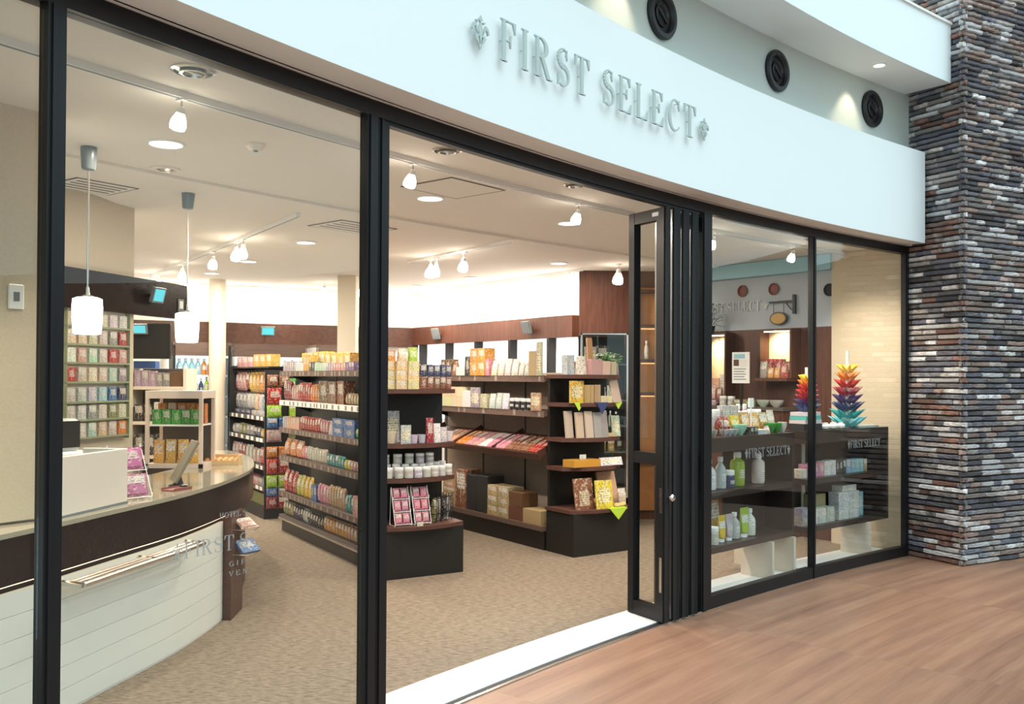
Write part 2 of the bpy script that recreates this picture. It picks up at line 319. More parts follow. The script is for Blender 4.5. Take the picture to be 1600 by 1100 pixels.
# ================================================================== STRUCTURE
ARC = [i * .35 - 4.55 for i in range(29)]            # s samples -4.55 .. 5.25
def arc_pts(s0, s1, d, n=None):
    n = n or max(2, int(abs(s1 - s0) / .3) + 1); return [P(s0 + (s1 - s0) * i / n, d) for i in range(n + 1)]
def arc_band(name, mats, s0, s1, d0, d1, z0, z1, parent=None, smooth=True):
    return MB().strip(arc_pts(s0, s1, d0), arc_pts(s0, s1, d1), z0, z1).obj(name, mats, parent, smooth)
def slab(name, mats, poly, z0, z1): return struct(MB().prism([tuple(p)[:2] for p in poly], z0, z1).obj(name, mats))
room = arc_pts(-3.9, 5.05, 0.02) + [P(5.05, .78), P(5.02, 2.75), Vector((1.95, 10.28, 0)), Vector((.733, 10.18, 0)), Vector((-1.365, 13.13, 0)), Vector((-5.2, 11.23, 0)), Vector((-5.0, 8.0, 0)), P(-3.9, 2.6)]
slab('floor', 'carpet', room, -.06, 0)
slab('ceiling', 'ceiling_paint', room, 2.75, 2.85)
inner = arc_pts(-1.7, 5.04, 2.1) + [P(5.02, 2.74), Vector((1.94, 10.27, 0)), Vector((.733, 10.17, 0)), Vector((-1.365, 13.12, 0)), Vector((-5.19, 11.22, 0)), Vector((-4.99, 8.0, 0)), Vector((-3.4, 6.9, 0)), Vector((-2.72, 6.62, 0))]
slab('ceiling', 'ceiling_paint', inner, 2.732, 2.752)
def wall(name, mats, a, b, z0=0, z1=2.75, th=.08, flip=1):
    a = Vector((a[0], a[1])); b = Vector((b[0], b[1])); n = (b - a).normalized(); n = Vector((-n.y, n.x)) * th * flip
    o = MB().prism([a, b, b + n, a + n], z0, z1).obj(name, mats); return struct(o)
# fascia and mall side above the shopfront
fascia = struct(arc_band('wall_fascia', ['fascia_paint', 'soffit_paint'], -4.4, 4.889, -.192, -.02, 2.73, 3.515, smooth=False))
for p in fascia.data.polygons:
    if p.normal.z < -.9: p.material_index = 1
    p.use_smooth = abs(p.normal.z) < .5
try: fascia.data.set_sharp_from_angle(angle=radians(30))
except Exception: pass
struct(arc_band('trim_soffit', 'soffit_paint', -4.4, 4.97, -.03, .12, 2.73, 2.76))
struct(arc_band('wall_recess', 'recess_shaded_paint', -4.4, 4.97, 0.0, .02, 2.76, 4.1))
struct(arc_band('wall_bulkhead', 'fascia_paint', -4.4, 4.905, -.41, .12, 4.065, 4.555))
struct(arc_band('trim_coping', 'white_paint', -4.4, 4.905, -.425, .12, 4.555, 4.575))
# room walls
struct(wall('wall_side', 'beige_wall', P(4.985, 0.05), P(4.985, .78), 0, 2.75, .08, -1))
wall('wall_side', 'wood_panel', P(5.05, .78), P(5.02, 2.75), 0, 2.06, .08, -1)
wall('wall_side', 'bluegrey_reflection', P(5.05, .78), P(5.02, 2.75), 2.06, 2.75, .08, -1)  # mirror reflection of a facade, put into the wall as flat colour
band = struct(MB().prism([P(5.05, .78).xy, P(5.02, 2.75).xy, P(4.93, 2.75).xy, P(4.96, .78).xy], 2.60, 2.745).obj('trim_band', 'blue_panel'))  # blue of the same reflection, modelled as a solid band
wall('wall_rear', 'wood_panel', P(5.02, 2.75), (1.95, 10.28), 0, 2.75, .08, -1)
wall('wall_rear', 'wood_panel', (1.95, 10.28), (.733, 10.18), 0, 2.75, .08, -1)
WA, WB = Vector((.733, 10.18)), Vector((-1.365, 13.13)); WD = (WB - WA).normalized(); WN = Vector((-WD.y, WD.x))   # WN points into the shop
if WN.dot(Vector((0, 5)) - WA) < 0: WN = -WN
def wp(k, o=0.0): q = WA + WD * k + WN * o; return Vector((q.x, q.y, 0))
wall('wall_rear', 'white_cove', WA, WB, 0, 2.75, .08, -1)
BB, BC = Vector((-1.365, 13.13)), Vector((-5.2, 11.23)); BD = (BC - BB).normalized(); BN = Vector((-BD.y, BD.x))
if BN.dot(Vector((-1, 5)) - BB) < 0: BN = -BN
def bw(k, o=0.0): q = BB + BD * k + BN * o; return Vector((q.x, q.y, 0))
wall('wall_back', 'white_cove', BB, BC, 0, 2.75, .08, -1)
wall('wall_left', 'white_cove', (-5.2, 11.23), (-5.0, 8.0), 0, 2.75, .08, -1)
wall('wall_left', 'beige_wall', (-5.0, 8.0), (-3.45, 6.9), 0, 2.75, .08, -1)
RA, RB = Vector((-3.27, 4.34)), Vector((-2.67, 6.54)); RD = (RB - RA).normalized(); RN = Vector((RD.y, -RD.x))   # RN towards the counter
def rw(k, o=0.0): q = RA + RD * k + RN * o; return Vector((q.x, q.y, 0))
RL = (RB - RA).length
struct(MB().prism([RA, RB, RB - RN * .7, RA - RN * .7], 0, 2.75).obj('wall_left', 'beige_wall'))
wall('wall_left', 'beige_wall', P(-3.9, 0.05), P(-3.9, 2.6))
# partition standing on the counter, with light switch
pl = struct(MB().strip(arc_pts(-3.6, -1.52, 1.45), arc_pts(-3.6, -1.52, 1.57), .90, 2.75).obj('wall_partition', 'beige_wall'))
sw = thing('light_switch', 'small square white light switch plate on the beige partition wall', 'switch', P(-1.697, 1.449, 1.90), AZ(-1.697))
MB().bbox(-.035, -.012, -.055, .035, 0, .055, .004).obj('plate', 'white_paint', sw); MB().box(-.012, -.017, -.02, .012, -.011, .02).obj('rocker', 'screen_grey', sw)
# brown bulkhead bands
struct(MB().prism([rw(-.2, .0).xy, rw(RL + .53, .0).xy, rw(RL + .53, .07).xy, rw(-.2, .07).xy], 1.98, 2.235).obj('trim_band', 'wood_counter'))
struct(MB().prism([wp(0, .0).xy, wp(3.6, 0).xy, wp(3.55, .10).xy, wp(0, .10).xy], 2.0, 2.24).obj('trim_band', 'wood_panel'))
struct(MB().prism([bw(0, 0).xy, bw(3.9, 0).xy, bw(3.9, .10).xy, bw(-.0, .10).xy], 1.97, 2.24).obj('trim_band', 'wood_brown'))
# cove lamps on top of the bands (hidden behind their lips, they wash the white wall)
def strip_light(name, a, b, z, w, energy, color=WARM, up=True):
    l = bpy.data.lights.new(name, 'AREA'); l.shape = 'RECTANGLE'; d = b - a; l.size = d.length; l.size_y = w; l.energy = energy; l.color = color
    o = bpy.data.objects.new(name, l); COL.objects.link(o); m_ = (a + b) / 2; o.location = (m_.x, m_.y, z)
    o.rotation_euler = (pi if up else 0, 0, atan2(d.y, d.x) * (1 if not up else 1)); return o
strip_light('cove_lamp', wp(.1, .16), wp(3.4, .16), 2.30, .06, COVE_W * 1.6, (1, .93, .84))
strip_light('cove_lamp', bw(.2, .16), bw(3.8, .16), 2.30, .06, COVE_W * 1.8, (1, .95, .88))
# backlit wall bays under the right-hand band with dark posts
bay = sroot('wall_lightbox')
ks = [.0, .404, 1.16, 1.90, 2.60, 3.29]
for i, k in enumerate(ks):
    if i: MB().prism([wp(k - .022, .02).xy, wp(k + .022, .02).xy, wp(k + .022, .12).xy, wp(k - .022, .12).xy], .1, 2.0).obj('post', 'black_metal', bay)
    k1 = ks[i + 1] if i + 1 < len(ks) else 3.55
    MB().prism([wp(k + .023, .004).xy, wp(k1 - .023, .004).xy, wp(k1 - .023, .012).xy, wp(k + .023, .012).xy], 1.0, 2.0).obj('panel', 'backlit_panel', bay)
# columns
def column(name, x, y, r, square):
    mb = MB()
    if square: mb.box(x - r, y - r, 0, x + r, y + r, 2.74)
    else: mb.lathe([(r, 0), (r, 2.74)], 28, x, y)
    return struct(mb.obj(name, 'column_cream', None, not square))
column('column_round', -3.60, 11.33, .10, False); column('column_square', -1.93, 10.9, .105, True)
# ------------------------------------------------------------------ shopfront frame
struct(arc_band('trim_header', 'frame_bronze', -4.3, 4.98, 0.0, .07, 2.662, 2.729))
struct(arc_band('trim_header', 'frame_bronze', -.86, 1.96, .01, .05, 2.645, 2.662))
def mullion(s0, s1, d0=0.0, d1=.045, z0=0.0, z1=2.662, groove=True):
    mb = MB(); mb.strip([P(s0, d0), P(s1, d0)], [P(s0, d1), P(s1, d1)], z0, z1)
    if groove: mb.strip([P(s0 + .012, d0 - .008), P(s0 + (s1 - s0) * .42, d0 - .008)], [P(s0 + .012, d0), P(s0 + (s1 - s0) * .42, d0)], z0, z1)
    return struct(mb.obj('trim_mullion', 'frame_bronze'))
mullion(-2.392, -2.333); mullion(-1.0, -.935); mullion(-.922, -.857, .010, .055); mullion(-.936, -.921, .012, .03, groove=False); mullion(1.95, 2.071); mullion(3.455, 3.502); mullion(4.92, 4.971)
struct(arc_band('trim_sill', 'frame_bronze', 2.07, 3.456, 0.0, .06, 0, .085)); struct(arc_band('trim_sill', 'frame_bronze', 3.50, 4.921, 0.0, .06, 0, .085))
struct(arc_band('trim_sill', 'frame_bronze', -2.334, -.999, 0.0, .06, 0, .085)); struct(arc_band('trim_sill', 'frame_bronze', -4.2, -2.391, 0.0, .06, 0, .085))
def write(parent, txt, s_c, h0, H, W_, d, mats, name='letter', depth=.0015, one=False, sp=.06, wall_fn=None, pins=None):
    """letters along the arc, total width W_ centred on s_c"""
    tw = text_width(txt, sp); x = 0; mb = MB(); sx = W_ / tw
    for c in txt:
        g, w = glyph(c)
        if g:
            if not one: mb = MB()
            for poly in g:
                pts = [((x + px) * sx - W_ / 2, py * H) for px, py in poly]
                T = Matrix(((1, 0, 0), (0, 0, -1), (0, 1, 0))).to_4x4()
                mb2 = MB().prism(pts, 0, depth, T=T)
                vs = []
                for v in mb2.v:
                    q = wall_fn(v[0], -v[1], h0 + v[2]) if wall_fn else P(s_c + v[0], d + v[1], h0 + v[2]); vs.append(q)
                mb.add(vs, mb2.f)
            if not one: mb.obj('emblem' if c == '*' else name, mats, parent)
        if pins and g: q = g[0]; px = sum(p[0] for p in q) / len(q); py = sum(p[1] for p in q) / len(q); sq = s_c + (x + px) * sx - W_ / 2; pins.tube([P(sq, d + .0005, h0 + py * H), P(sq, -.1915, h0 + py * H)], .003, 6)
        x += w + sp
    if one: o = mb.obj(name, mats, parent); return o
def window(idx, s0, s1, z0=.085):
    w = sroot('window_%d' % idx)
    MB().strip([P(s0, .022), P(s1, .022)], [P(s0, .030), P(s1, .030)], z0, 2.662).obj('pane', 'glass_clear', w)
    return w
w1 = window(1, -4.15, -2.393); w2 = window(2, -2.332, -1.001); w3 = window(3, 2.072, 3.454); w4 = window(4, 3.503, 4.919)
# frosted lettering on the panes (a flat pane is a chord: keep the print 2 mm in front of it)
def chord(s0, s1, d):
    a, b_ = P(s0, d), P(s1, d); u = (b_ - a).normalized()
    return lambda sc: (lambda x, out, h: Vector((a.x + u.x * (sc - s0 + x) + u.y * 0 + (u.y) * out, a.y + u.y * (sc - s0 + x) - u.x * out, h)))
c2 = chord(-2.332, -1.001, .0195); c3 = chord(2.072, 3.454, .0195); c4 = chord(3.503, 4.919, .0195)
write(w2, 'HOTEL S', -1.676, 1.043, .020, .118, 0, 'white_decal', 'lettering', .001, True, wall_fn=c2(-1.676))
write(w2, '*FIRST S', -1.768, .925, .055, .325, 0, 'white_decal', 'lettering', .001, True, wall_fn=c2(-1.768))
write(w2, 'G I F', -1.655, .866, .018, .075, 0, 'white_decal', 'lettering', .001, True, wall_fn=c2(-1.655))
write(w2, 'V E N', -1.65, .830, .018, .085, 0, 'white_decal', 'lettering', .001, True, wall_fn=c2(-1.65))
write(w3, '*FIRST SELECT*', 2.83, .985, .068, .63, 0, 'white_decal', 'lettering', .001, True, wall_fn=c3(2.83))
write(w4, '*FIRST SELECT', 4.26, .985, .066, .52, 0, 'white_decal', 'lettering', .001, True, wall_fn=c4(4.26))
# threshold tiles, track rail
th = sroot('floor_threshold')
tb = [-.857, -.35, .2, .75, 1.3, 1.93]
for a, b_ in zip(tb, tb[1:]): MB().strip(arc_pts(a + .002, b_ - .002, .055, 2), arc_pts(a + .002, b_ - .002, .365, 2), .0, .008).obj('tile', 'threshold_white', th)
MB().strip(arc_pts(-.857, 2.0, .0), arc_pts(-.857, 2.0, .018), 0, .006).obj('track_rail', 'steel', th)
MB().strip(arc_pts(-.857, 2.0, .018), arc_pts(-.857, 2.0, .054), 0, .003).obj('track_groove', 'rubber_black', th)
# folding door stacked against the jamb
dr = sroot('door_1')
for i in range(4):
    s = 1.50 + i * .108
    T0 = P(s, 0.02); A = AZ(s); lf = None
    def L(mb, x0, y0, z0, x1, y1, z1, T0=T0, A=A, i=i):
        M = Matrix.Translation(T0) @ Matrix.Rotation(A - radians(16 if i == 0 else 38), 4, 'Z'); return mb.box(x0, y0, z0, x1, y1, z1, 0, M)
    mb = MB()
    L(mb, 0, -.02, .012, .055, .052, 2.635); L(mb, 0, .275, .012, .055, .33, 2.635)
    L(mb, .002, .05, .012, .053, .276, .10); L(mb, .002, .05, 2.56, .053, .276, 2.635); L(mb, .002, .05, 1.00, .053, .276, 1.075)
    lf = mb.obj('door_leaf', 'frame_bronze', dr)
    L(MB(), .024, .05, .10, .030, .276, 1.0).obj('pane', 'glass_clear', lf); L(MB(), .024, .05, 1.075, .030, .276, 2.56).obj('pane', 'glass_clear', lf)
    L(MB(), .008, -.032, .012, .030, -.02, 2.635).obj('gasket', 'rubber_black', lf)
    if i == 0:
        L(MB(), -.004, -.012, .70, .0, .010, .86).obj('lock_plate', 'steel', lf); L(MB(), -.004, -.012, .20, .0, .010, .42).obj('lower_bolt', 'steel', lf)
        L(MB(), -.004, .03, 2.585, .0, .09, 2.61).obj('maker_plate', 'bright_white', lf)
        k = MB(); M = Matrix.Translation(T0) @ Matrix.Rotation(A, 4, 'Z') @ Matrix.Translation((.03, -.045, .80)) @ Matrix.Rotation(pi / 2, 4, 'X')
        k.lathe([(.006, -.02), (.008, .0), (.022, .012), (.024, .024), (.016, .034), (.004, .036)], 14, T=M); k.obj('knob', 'steel', lf, True)
        L(MB(), .040, -.026, .86, .05, -.02, 1.12).obj('pull_recess', 'black_metal', lf)
# ------------------------------------------------------------------ mall floor: long wood-look tiles laid along the curve
mf = sroot('floor_mall')
TL = 1.86
for ri in range(9):
    d1 = -.004 - ri * .46; d0 = d1 - .4592
    for ti in range(-3, 5):
        s0 = -.12 + ti * TL
        if ri > 5 and ti > 3: continue
        n = 6; mb = MB(); a = s0 + .002; b_ = s0 + TL - .002
        mb.strip([P(a + (b_ - a) * i / n, d0) for i in range(n + 1)], [P(a + (b_ - a) * i / n, d1) for i in range(n + 1)], -.0017, -.001)
        me = mb.mesh('floor_tile', 'mall_tile'); uvl = me.uv_layers.new(name='along')
        for lp in me.loops:
            v = me.vertices[lp.vertex_index].co; dx, dy = v.x - CX, v.y - CY
            uvl.data[lp.index].uv = ((S0 - atan2(dy, dx)) * RF + ti * 3.7 + 10, hypot(dx, dy) - RF + 20 + ti * .83)
        link('floor_tile', me, mf)
mb = MB(); mb.strip(arc_pts(-6, 7.3, -.0), arc_pts(-6, 7.3, -4.15), -.09, -.0018); g = mb.obj('screed', 'grout', mf)
MB().strip(arc_pts(-12, 46, -4.15), arc_pts(-12, 46, -11.0), -.032, -.001).obj('floor_beyond', 'mall_plain', mf)
MB().strip(arc_pts(7.3, 46, -.004), arc_pts(7.3, 46, -4.15), -.031, -.001).obj('floor_beyond', 'mall_plain', mf)
struct(MB().strip(arc_pts(-12, 16, -11.0, 30), arc_pts(-12, 16, -11.2, 30), 0, 3.5).obj('wall_opposite', 'mall_wall'))
struct(arc_band('wall_neighbour', 'mall_wall', 8.7, 46, -.5, -.3, 0, 5.0))
# ------------------------------------------------------------------ stone pillar of stacked ledge stones
pil = sroot('wall_stone')
PC = Vector((3.761, 7.734, 0)); PLd = Vector((-.470, .883, 0)); PRd = Vector((.883, .470, 0))
NL = Vector((-.883, -.470, 0)); NR = Vector((.470, -.883, 0))
core = [PC - NL * .03 - NR * .03, PC + PRd * 3.4 - NR * .03 - NL * 0, PC + PRd * 3.4 + PLd * 1.4, PC + PLd * 1.4 - NL * .03]
MB().prism([c.xy for c in core], 0, 5.05).obj('core', 'rubber_black', pil)
STONES = [(.22, .21, .22), (.28, .265, .26), (.16, .155, .17), (.11, .11, .13), (.20, .17, .16), (.26, .19, .165), (.40, .37, .36), (.12, .12, .155), (.16, .165, .20), (.50, .46, .44), (.09, .085, .09), (.24, .22, .21), (.18, .18, .205), (.34, .30, .28)]
def stone_mb(n):                     # unit stone: x 0..1, y 0..-1 outwards, z 0..1, chipped front
    r = random.Random(n); k = 5; vs = []; fs = []
    for i in range(k):
        x = i / (k - 1)
        zt = 1 - r.uniform(0, .14); zb = r.uniform(0, .12); y = -.62 - r.uniform(0, .38); c = .25
        vs += [(x, 0, 0), (x, y + c, zb), (x, y, zb + .18), (x, y - r.uniform(-.15, .1), .5), (x, y, zt - .18), (x, y + c, zt), (x, 0, 1)]
    for i in range(k - 1):
        for j in range(6): a = i * 7 + j; fs.append((a, a + 7, a + 8, a + 1))
    fs += [tuple(range(7)), tuple(range(len(vs) - 1, len(vs) - 8, -1))]
    m_ = MB().add(vs, fs); return m_
smesh = [stone_mb(i) for i in range(6)]
sdata = []
for i, q in enumerate(smesh):
    me = q.mesh('stone', 'ledge_stone'); ca = me.color_attributes.new('stone_tint', 'FLOAT_COLOR', 'POINT')
    ca.data.foreach_set('color', [1.0] * (4 * len(me.vertices))); sdata.append(me)
RH = .0462; lst = []
for row in range(109):
    z = row * RH
    for face in (0, 1):
        x = -.018 if (row + face) % 2 else .0
        end = 1.25 if face == 0 else 3.36
        if face == 0: end = .56 if z < 3.5 else 1.25
        while x < end:
            ln = rnd.choice((.10, .16, .2, .24, .28, .14)) if x > .02 else rnd.choice((.06, .12, .2, .26)); ln = min(ln, end - x + .001)
            c = list(rnd.choice(STONES)); f = rnd.uniform(.95, 1.5)
            if face == 0 and rnd.random() < .13: c = [.22, .12, .095]
            if face == 1 and rnd.random() < .10: c = [.34, .25, .22]
            if rnd.random() < .15: c = [.60, .60, .61]
            lst.append((z, face, x, ln, [q * f for q in c], rnd.randrange(6), rnd.uniform(.018, .034))); x += ln + .001
def stone_mat(z, face, x, ln, dep):
    if face == 0: ax, n, org = PLd, NL, PC
    else: ax, n, org = PRd, NR, PC
    o = org + ax * x + Vector((0, 0, z)) - n * .03
    dp = dep + .012
    return Matrix(((ax.x * (ln - .002), -n.x * dp * 1, 0, o.x), (ax.y * (ln - .002), -n.y * dp, 0, o.y), (0, 0, RH - .0075, o.z + .002), (0, 0, 0, 1)))
scored = sorted(range(len(lst)), key=lambda i: -(lst[i][3] * (.75 if lst[i][1] == 0 else 1.05) if lst[i][0] < 4.6 and lst[i][2] + lst[i][3] < (.6 if lst[i][1] == 0 else .92) else 0))
single = set(scored[:298])
rest = MB(); tint = []
for i, (z, face, x, ln, c, k, dep) in enumerate(lst):
    Mx = stone_mat(z, face, x, ln, dep)
    if i in single:
        o = link('stone', sdata[k], pil); o.matrix_world = Mx if Mx.determinant() else Mx; o.color = (*c, 1)
    else:
        rest.add([Mx @ Vector(v) for v in smesh[k].v], smesh[k].f); tint += [(*c, 1)] * len(smesh[k].v)
ro = rest.obj('stone_courses', 'ledge_stone', pil); ro['kind'] = 'stuff'; ro.color = (1, 1, 1, 1)
ca = ro.data.color_attributes.new('stone_tint', 'FLOAT_COLOR', 'POINT'); ca.data.foreach_set('color', [q for t in tint for q in t])
# ================================================================== SIGN, VENTS, EXTERIOR DOWNLIGHT
sg = thing('shop_sign', 'raised pale metal serif lettering with a fleur emblem at each end on fascia', 'sign')
T_ = 'FIRST SELECT'
pins = MB()
write(sg, '*', -.51, 3.045, .135, .135, -.214, 'letter_steel', depth=.010, pins=pins)
write(sg, T_, .575, 3.025, .195, 1.88, -.214, 'letter_steel', depth=.010, sp=.17, pins=pins)
write(sg, '*', 1.612, 3.05, .125, .11, -.214, 'letter_steel', depth=.010, pins=pins)
pins.obj('standoff_pins', 'letter_steel', sg)['kind'] = 'stuff'
for i, (s, t) in enumerate(((1.444, 'nearest the shop sign'), (2.907, 'in the middle of the recess'), (4.343, 'nearest the stone pillar'))):
    v = thing('air_nozzle', 'round black jet air vent on the white recess wall, ' + t, 'vent', P(s, -.001, 3.83), AZ(s), 'round air vents')
    M = Matrix.Rotation(pi / 2, 4, 'X')
    MB().lathe([(.152, 0), (.155, .02), (.145, .032), (.118, .034), (.104, .016), (.1, .0)], 32, T=M, cap=False).obj('rim', 'black_metal', v, True)
    MB().lathe([(.11, .003), (.09, .004), (.06, .006)], 28, T=M).obj('dish', 'dark_hole', v, True)
    MB().lathe([(.074, .006), (.076, .02), (.066, .026), (.055, .008)], 28, T=M, cap=False).obj('nozzle', 'black_laminate', v, True)
    MB().box(-.07, -.02, -.006, .07, -.012, .006, T=Matrix.Rotation(radians(35), 4, 'Y')).obj('blade', 'black_metal', v)
def downlight(s, d, z, r, label, kind, X=None, power=0, group='ceiling downlights', tilt=False):
    loc = X if X is not None else P(s, d, z)
    dl = thing('downlight', label, 'ceiling light', loc, AZ(s) if s is not None else .5, group)
    MB().lathe([(r * 1.15, 0), (r * 1.15, -.006), (r * .98, -.010), (r * .95, -.003), (r * .95, 0)], 28, cap=False).obj('trim_ring', 'bright_white' if kind != 'steel' else 'steel', dl, True)
    if kind == 'glow': MB().lathe([(r * .94, -.002), (r * .5, -.007), (.002, -.008)], 24).obj('diffuser', 'downlight_glow', dl, True)
    else:
        MB().lathe([(r * .94, -.0015), (.002, -.002)], 24).obj('recess', 'screen_grey', dl)
        MB().lathe([(r * .66, -.002), (r * .7, -.016), (r * .55, -.018), (r * .5, -.004)], 20, cap=False).obj('gimbal', 'steel', dl, True)
        MB().box(-r * .6, -.006, -.014, r * .6, .006, -.006).obj('louvre', 'bright_white', dl)
    if power:
        l = bpy.data.lights.new('downlight_lamp', 'AREA'); l.shape = 'DISK'; l.size = r * 1.6; l.energy = power; l.color = WARM
        o = bpy.data.objects.new('downlight_lamp', l); COL.objects.link(o); o.parent = dl; o.location = (0, 0, -.014)
    return dl
e1 = downlight(3.998, -.261, 4.065, .045, 'small round downlight under the bulkhead beside the stone pillar', 'glow', group='bulkhead downlights')
for s in (4.0, .98):
    l = bpy.data.lights.new('bulkhead_lamp', 'SPOT'); l.energy = 14; l.spot_size = radians(70); l.spot_blend = .6; l.color = (1, .86, .62); l.shadow_soft_size = .03
    o = bpy.data.objects.new('bulkhead_lamp', l); COL.objects.link(o); o.location = P(s, -.20, 4.05); t = P(s - .05, .0, 3.45); o.rotation_euler = (t - o.location).to_track_quat('-Z', 'Y').to_euler()
# ================================================================== CEILING FITTINGS
DLS = [(-.07, .37, .070, 'steel', 'adjustable recessed downlight just inside the entrance opening'), (-1.59, .37, .075, 'steel', 'adjustable recessed downlight above the window beside the counter'), (1.04, .35, .065, 'steel', 'adjustable recessed downlight near the folded doors'), (2.55, .36, .065, 'steel', 'adjustable recessed downlight above the window of bottles'), (4.05, .36, .065, 'steel', 'adjustable recessed downlight above the window of paper cranes')]
for s, d, r, k, lb in DLS: downlight(s, d, 2.75, r, lb, k, power=0)
for s, d in ((-1.59, .37), (-.07, .37), (1.04, .35), (2.45, .16), (3.05, .16), (3.9, .30), (4.35, .36), (-2.2, .75), (-2.9, .75)):  # left-end pair has no fittings: added to brighten the partition wall
    l = bpy.data.lights.new('window_lamp', 'SPOT'); l.energy = 95 if s > 4 else 80 if s > 2 else 70 if s < -2 else 26; l.spot_size = radians(125 if s > 2 else 95); l.spot_blend = .7; l.color = WARM; l.shadow_soft_size = .05
    o = bpy.data.objects.new('window_lamp', l); COL.objects.link(o); o.location = P(s, d, 2.72); o.rotation_euler = (0, 0, 0)
GLOW = [(-.98, 1.46, 'glowing round downlight above the front of the cash counter', 1), (.78, 1.36, 'glowing round downlight beside the ceiling access hatch', 1), (2.08, 1.28, 'glowing round downlight below the spotlight near the folded doors', 1), (3.5, 1.3, None, 1)]
for s, d, lb, p_ in GLOW:
    if lb: downlight(s, d, 2.75, .085, lb, 'glow', power=DL_W * p_)
for i, (x, y, lb) in enumerate(((-1.815, 8.136, 'glowing downlight above the snack gondola near the counter'), (-2.706, 9.492, 'glowing downlight over the aisle before the round column'), (-3.441, 10.611, 'glowing downlight just in front of the round column'), (-4.135, 11.76, 'glowing downlight furthest back by the drinks coolers'), (-3.0, 12.1, 'glowing downlight at the back wall between the two columns'), (-1.202, 11.952, 'glowing downlight in the far corner before the white wall'), (-.474, 10.941, 'glowing downlight midway along the white lit wall'), (.474, 9.52, 'glowing downlight nearest the dark wood wall'))):
    downlight(None, 0, 0, .082, lb, 'glow', X=Vector((x, y, 2.731)), power=DL_W)
for x, y in ((-2.6, 7.4), (-.6, 8.6), (-3.9, 9.3)):
    l = bpy.data.lights.new('aisle_lamp', 'AREA'); l.shape = 'DISK'; l.size = .14; l.energy = DL_W; l.color = WARM
    o = bpy.data.objects.new('aisle_lamp', l); COL.objects.link(o); o.location = (x, y, 2.715)
# tracks
def track(label, pts, z):
    tr_ = thing('light_track', label, 'track', pts[0] + Vector((0, 0, z)))
    o0 = pts[0]; n = len(pts); L_, R_ = [], []
    for i in range(n):
        t = (pts[min(i + 1, n - 1)] - pts[max(i - 1, 0)]).normalized(); q = Vector((-t.y, t.x, 0)) * .018; L_.append(pts[i] - o0 + q); R_.append(pts[i] - o0 - q)
    MB().strip(L_, R_, -.028, 0).obj('rail', 'bright_white', tr_); 
    L2 = [(a + (b_ - a) * .3) for a, b_ in zip(L_, R_)]; R2 = [(a + (b_ - a) * .7) for a, b_ in zip(L_, R_)]
    MB().strip(L2, R2, -.0295, -.027).obj('slot', 'screen_grey', tr_)
track('long curved white lighting track following the shopfront glass', arc_pts(-3.4, 4.95, .65), 2.75)
track('straight white lighting track running back above the counter', [Vector((-1.55, 6.69, 0)), Vector((-4.2, 10.8, 0))], 2.731)
track('short white lighting track in mid shop with three spotlights', [Vector((-.006, 7.9, 0)), Vector((-1.05, 9.426, 0))], 2.731)
track('white lighting track running beside the bright white cove wall', [Vector((.75, 9.98, 0)), Vector((-1.3, 12.85, 0))], 2.731)
def spot(x, y, label, z=2.72, rz=0.0, sc=1.0, tilt=25, power=0):
    sc *= .85 if sc > .75 else 1.0
    t = thing('track_spotlight', label, 'spotlight', (x, y, z), rz, 'track spotlights'); t.scale = (sc, sc, sc)
    MB().box(-.018, -.035, -.012, .018, .035, .002).obj('adapter', 'bright_white', t)
    MB().tube([(0, 0, -.01), (0, 0, -.055)], .007, 8).obj('arm', 'steel', t)
    M = Matrix.Translation((0, 0, -.06)) @ Matrix.Rotation(radians(tilt), 4, 'X')
    MB().lathe([(.012, .012), (.022, .0), (.024, -.03), (.03, -.04)], 16, T=M, cap=False).obj('head', 'bright_white', t, True)
    MB().lathe([(.02, -.02), (.031, -.042), (.046, -.075), (.05, -.105), (.044, -.128), (.02, -.136)], 16, T=M).obj('bulb', 'spot_glow', t, True)
    if power:
        l = bpy.data.lights.new('spot_lamp', 'SPOT'); l.energy = power; l.spot_size = radians(80); l.spot_blend = .6; l.color = WARM; l.shadow_soft_size = .04
        o = bpy.data.objects.new('spot_lamp', l); COL.objects.link(o); o.location = (x, y, z - .215); o.rotation_euler = (radians(tilt), 0, rz)
for s, lb in ((-1.44, 'spotlight on curved track above the window beside the counter'), (-.04, 'spotlight on curved track just inside the entrance post'), (1.45, 'spotlight on curved track beside the folded doors'), (3.07, 'spotlight on curved track above the window of bottles'), (4.2, 'spotlight on curved track above the mullion of display windows')):
    q = P(s, .65); spot(q.x, q.y, lb, 2.722, AZ(s), .70, 20, 22)
def lerp(a, b_, t): return a + (b_ - a) * t
ta, tb_ = Vector((-1.55, 6.69)), Vector((-4.2, 10.8))
for t, lb in ((.27, 'first of a pair of spotlights on counter track nearest the glass'), (.31, 'second of a pair of spotlights on counter track nearest the glass'), (.46, 'single spotlight third along the counter track'), (.70, 'single spotlight fourth along the counter track'), (.93, 'last but one spotlight on the counter track'), (.97, 'last spotlight at far end of the counter track')):
    q = lerp(ta, tb_, t); spot(q.x, q.y, lb, 2.703, .57, 1.0, 18 if t < .9 else -18, 10)
ta, tb_ = Vector((-.006, 7.9)), Vector((-1.05, 9.426))
for t, lb in ((.42, 'single spotlight on the short mid shop track'), (.70, 'nearer of paired spotlights on the short mid shop track'), (.76, 'farther of paired spotlights on the short mid shop track')):
    q = lerp(ta, tb_, t); spot(q.x, q.y, lb, 2.703, .57, 1.1, 15, 12)
ta, tb_ = Vector((.75, 9.98)), Vector((-1.3, 12.85))
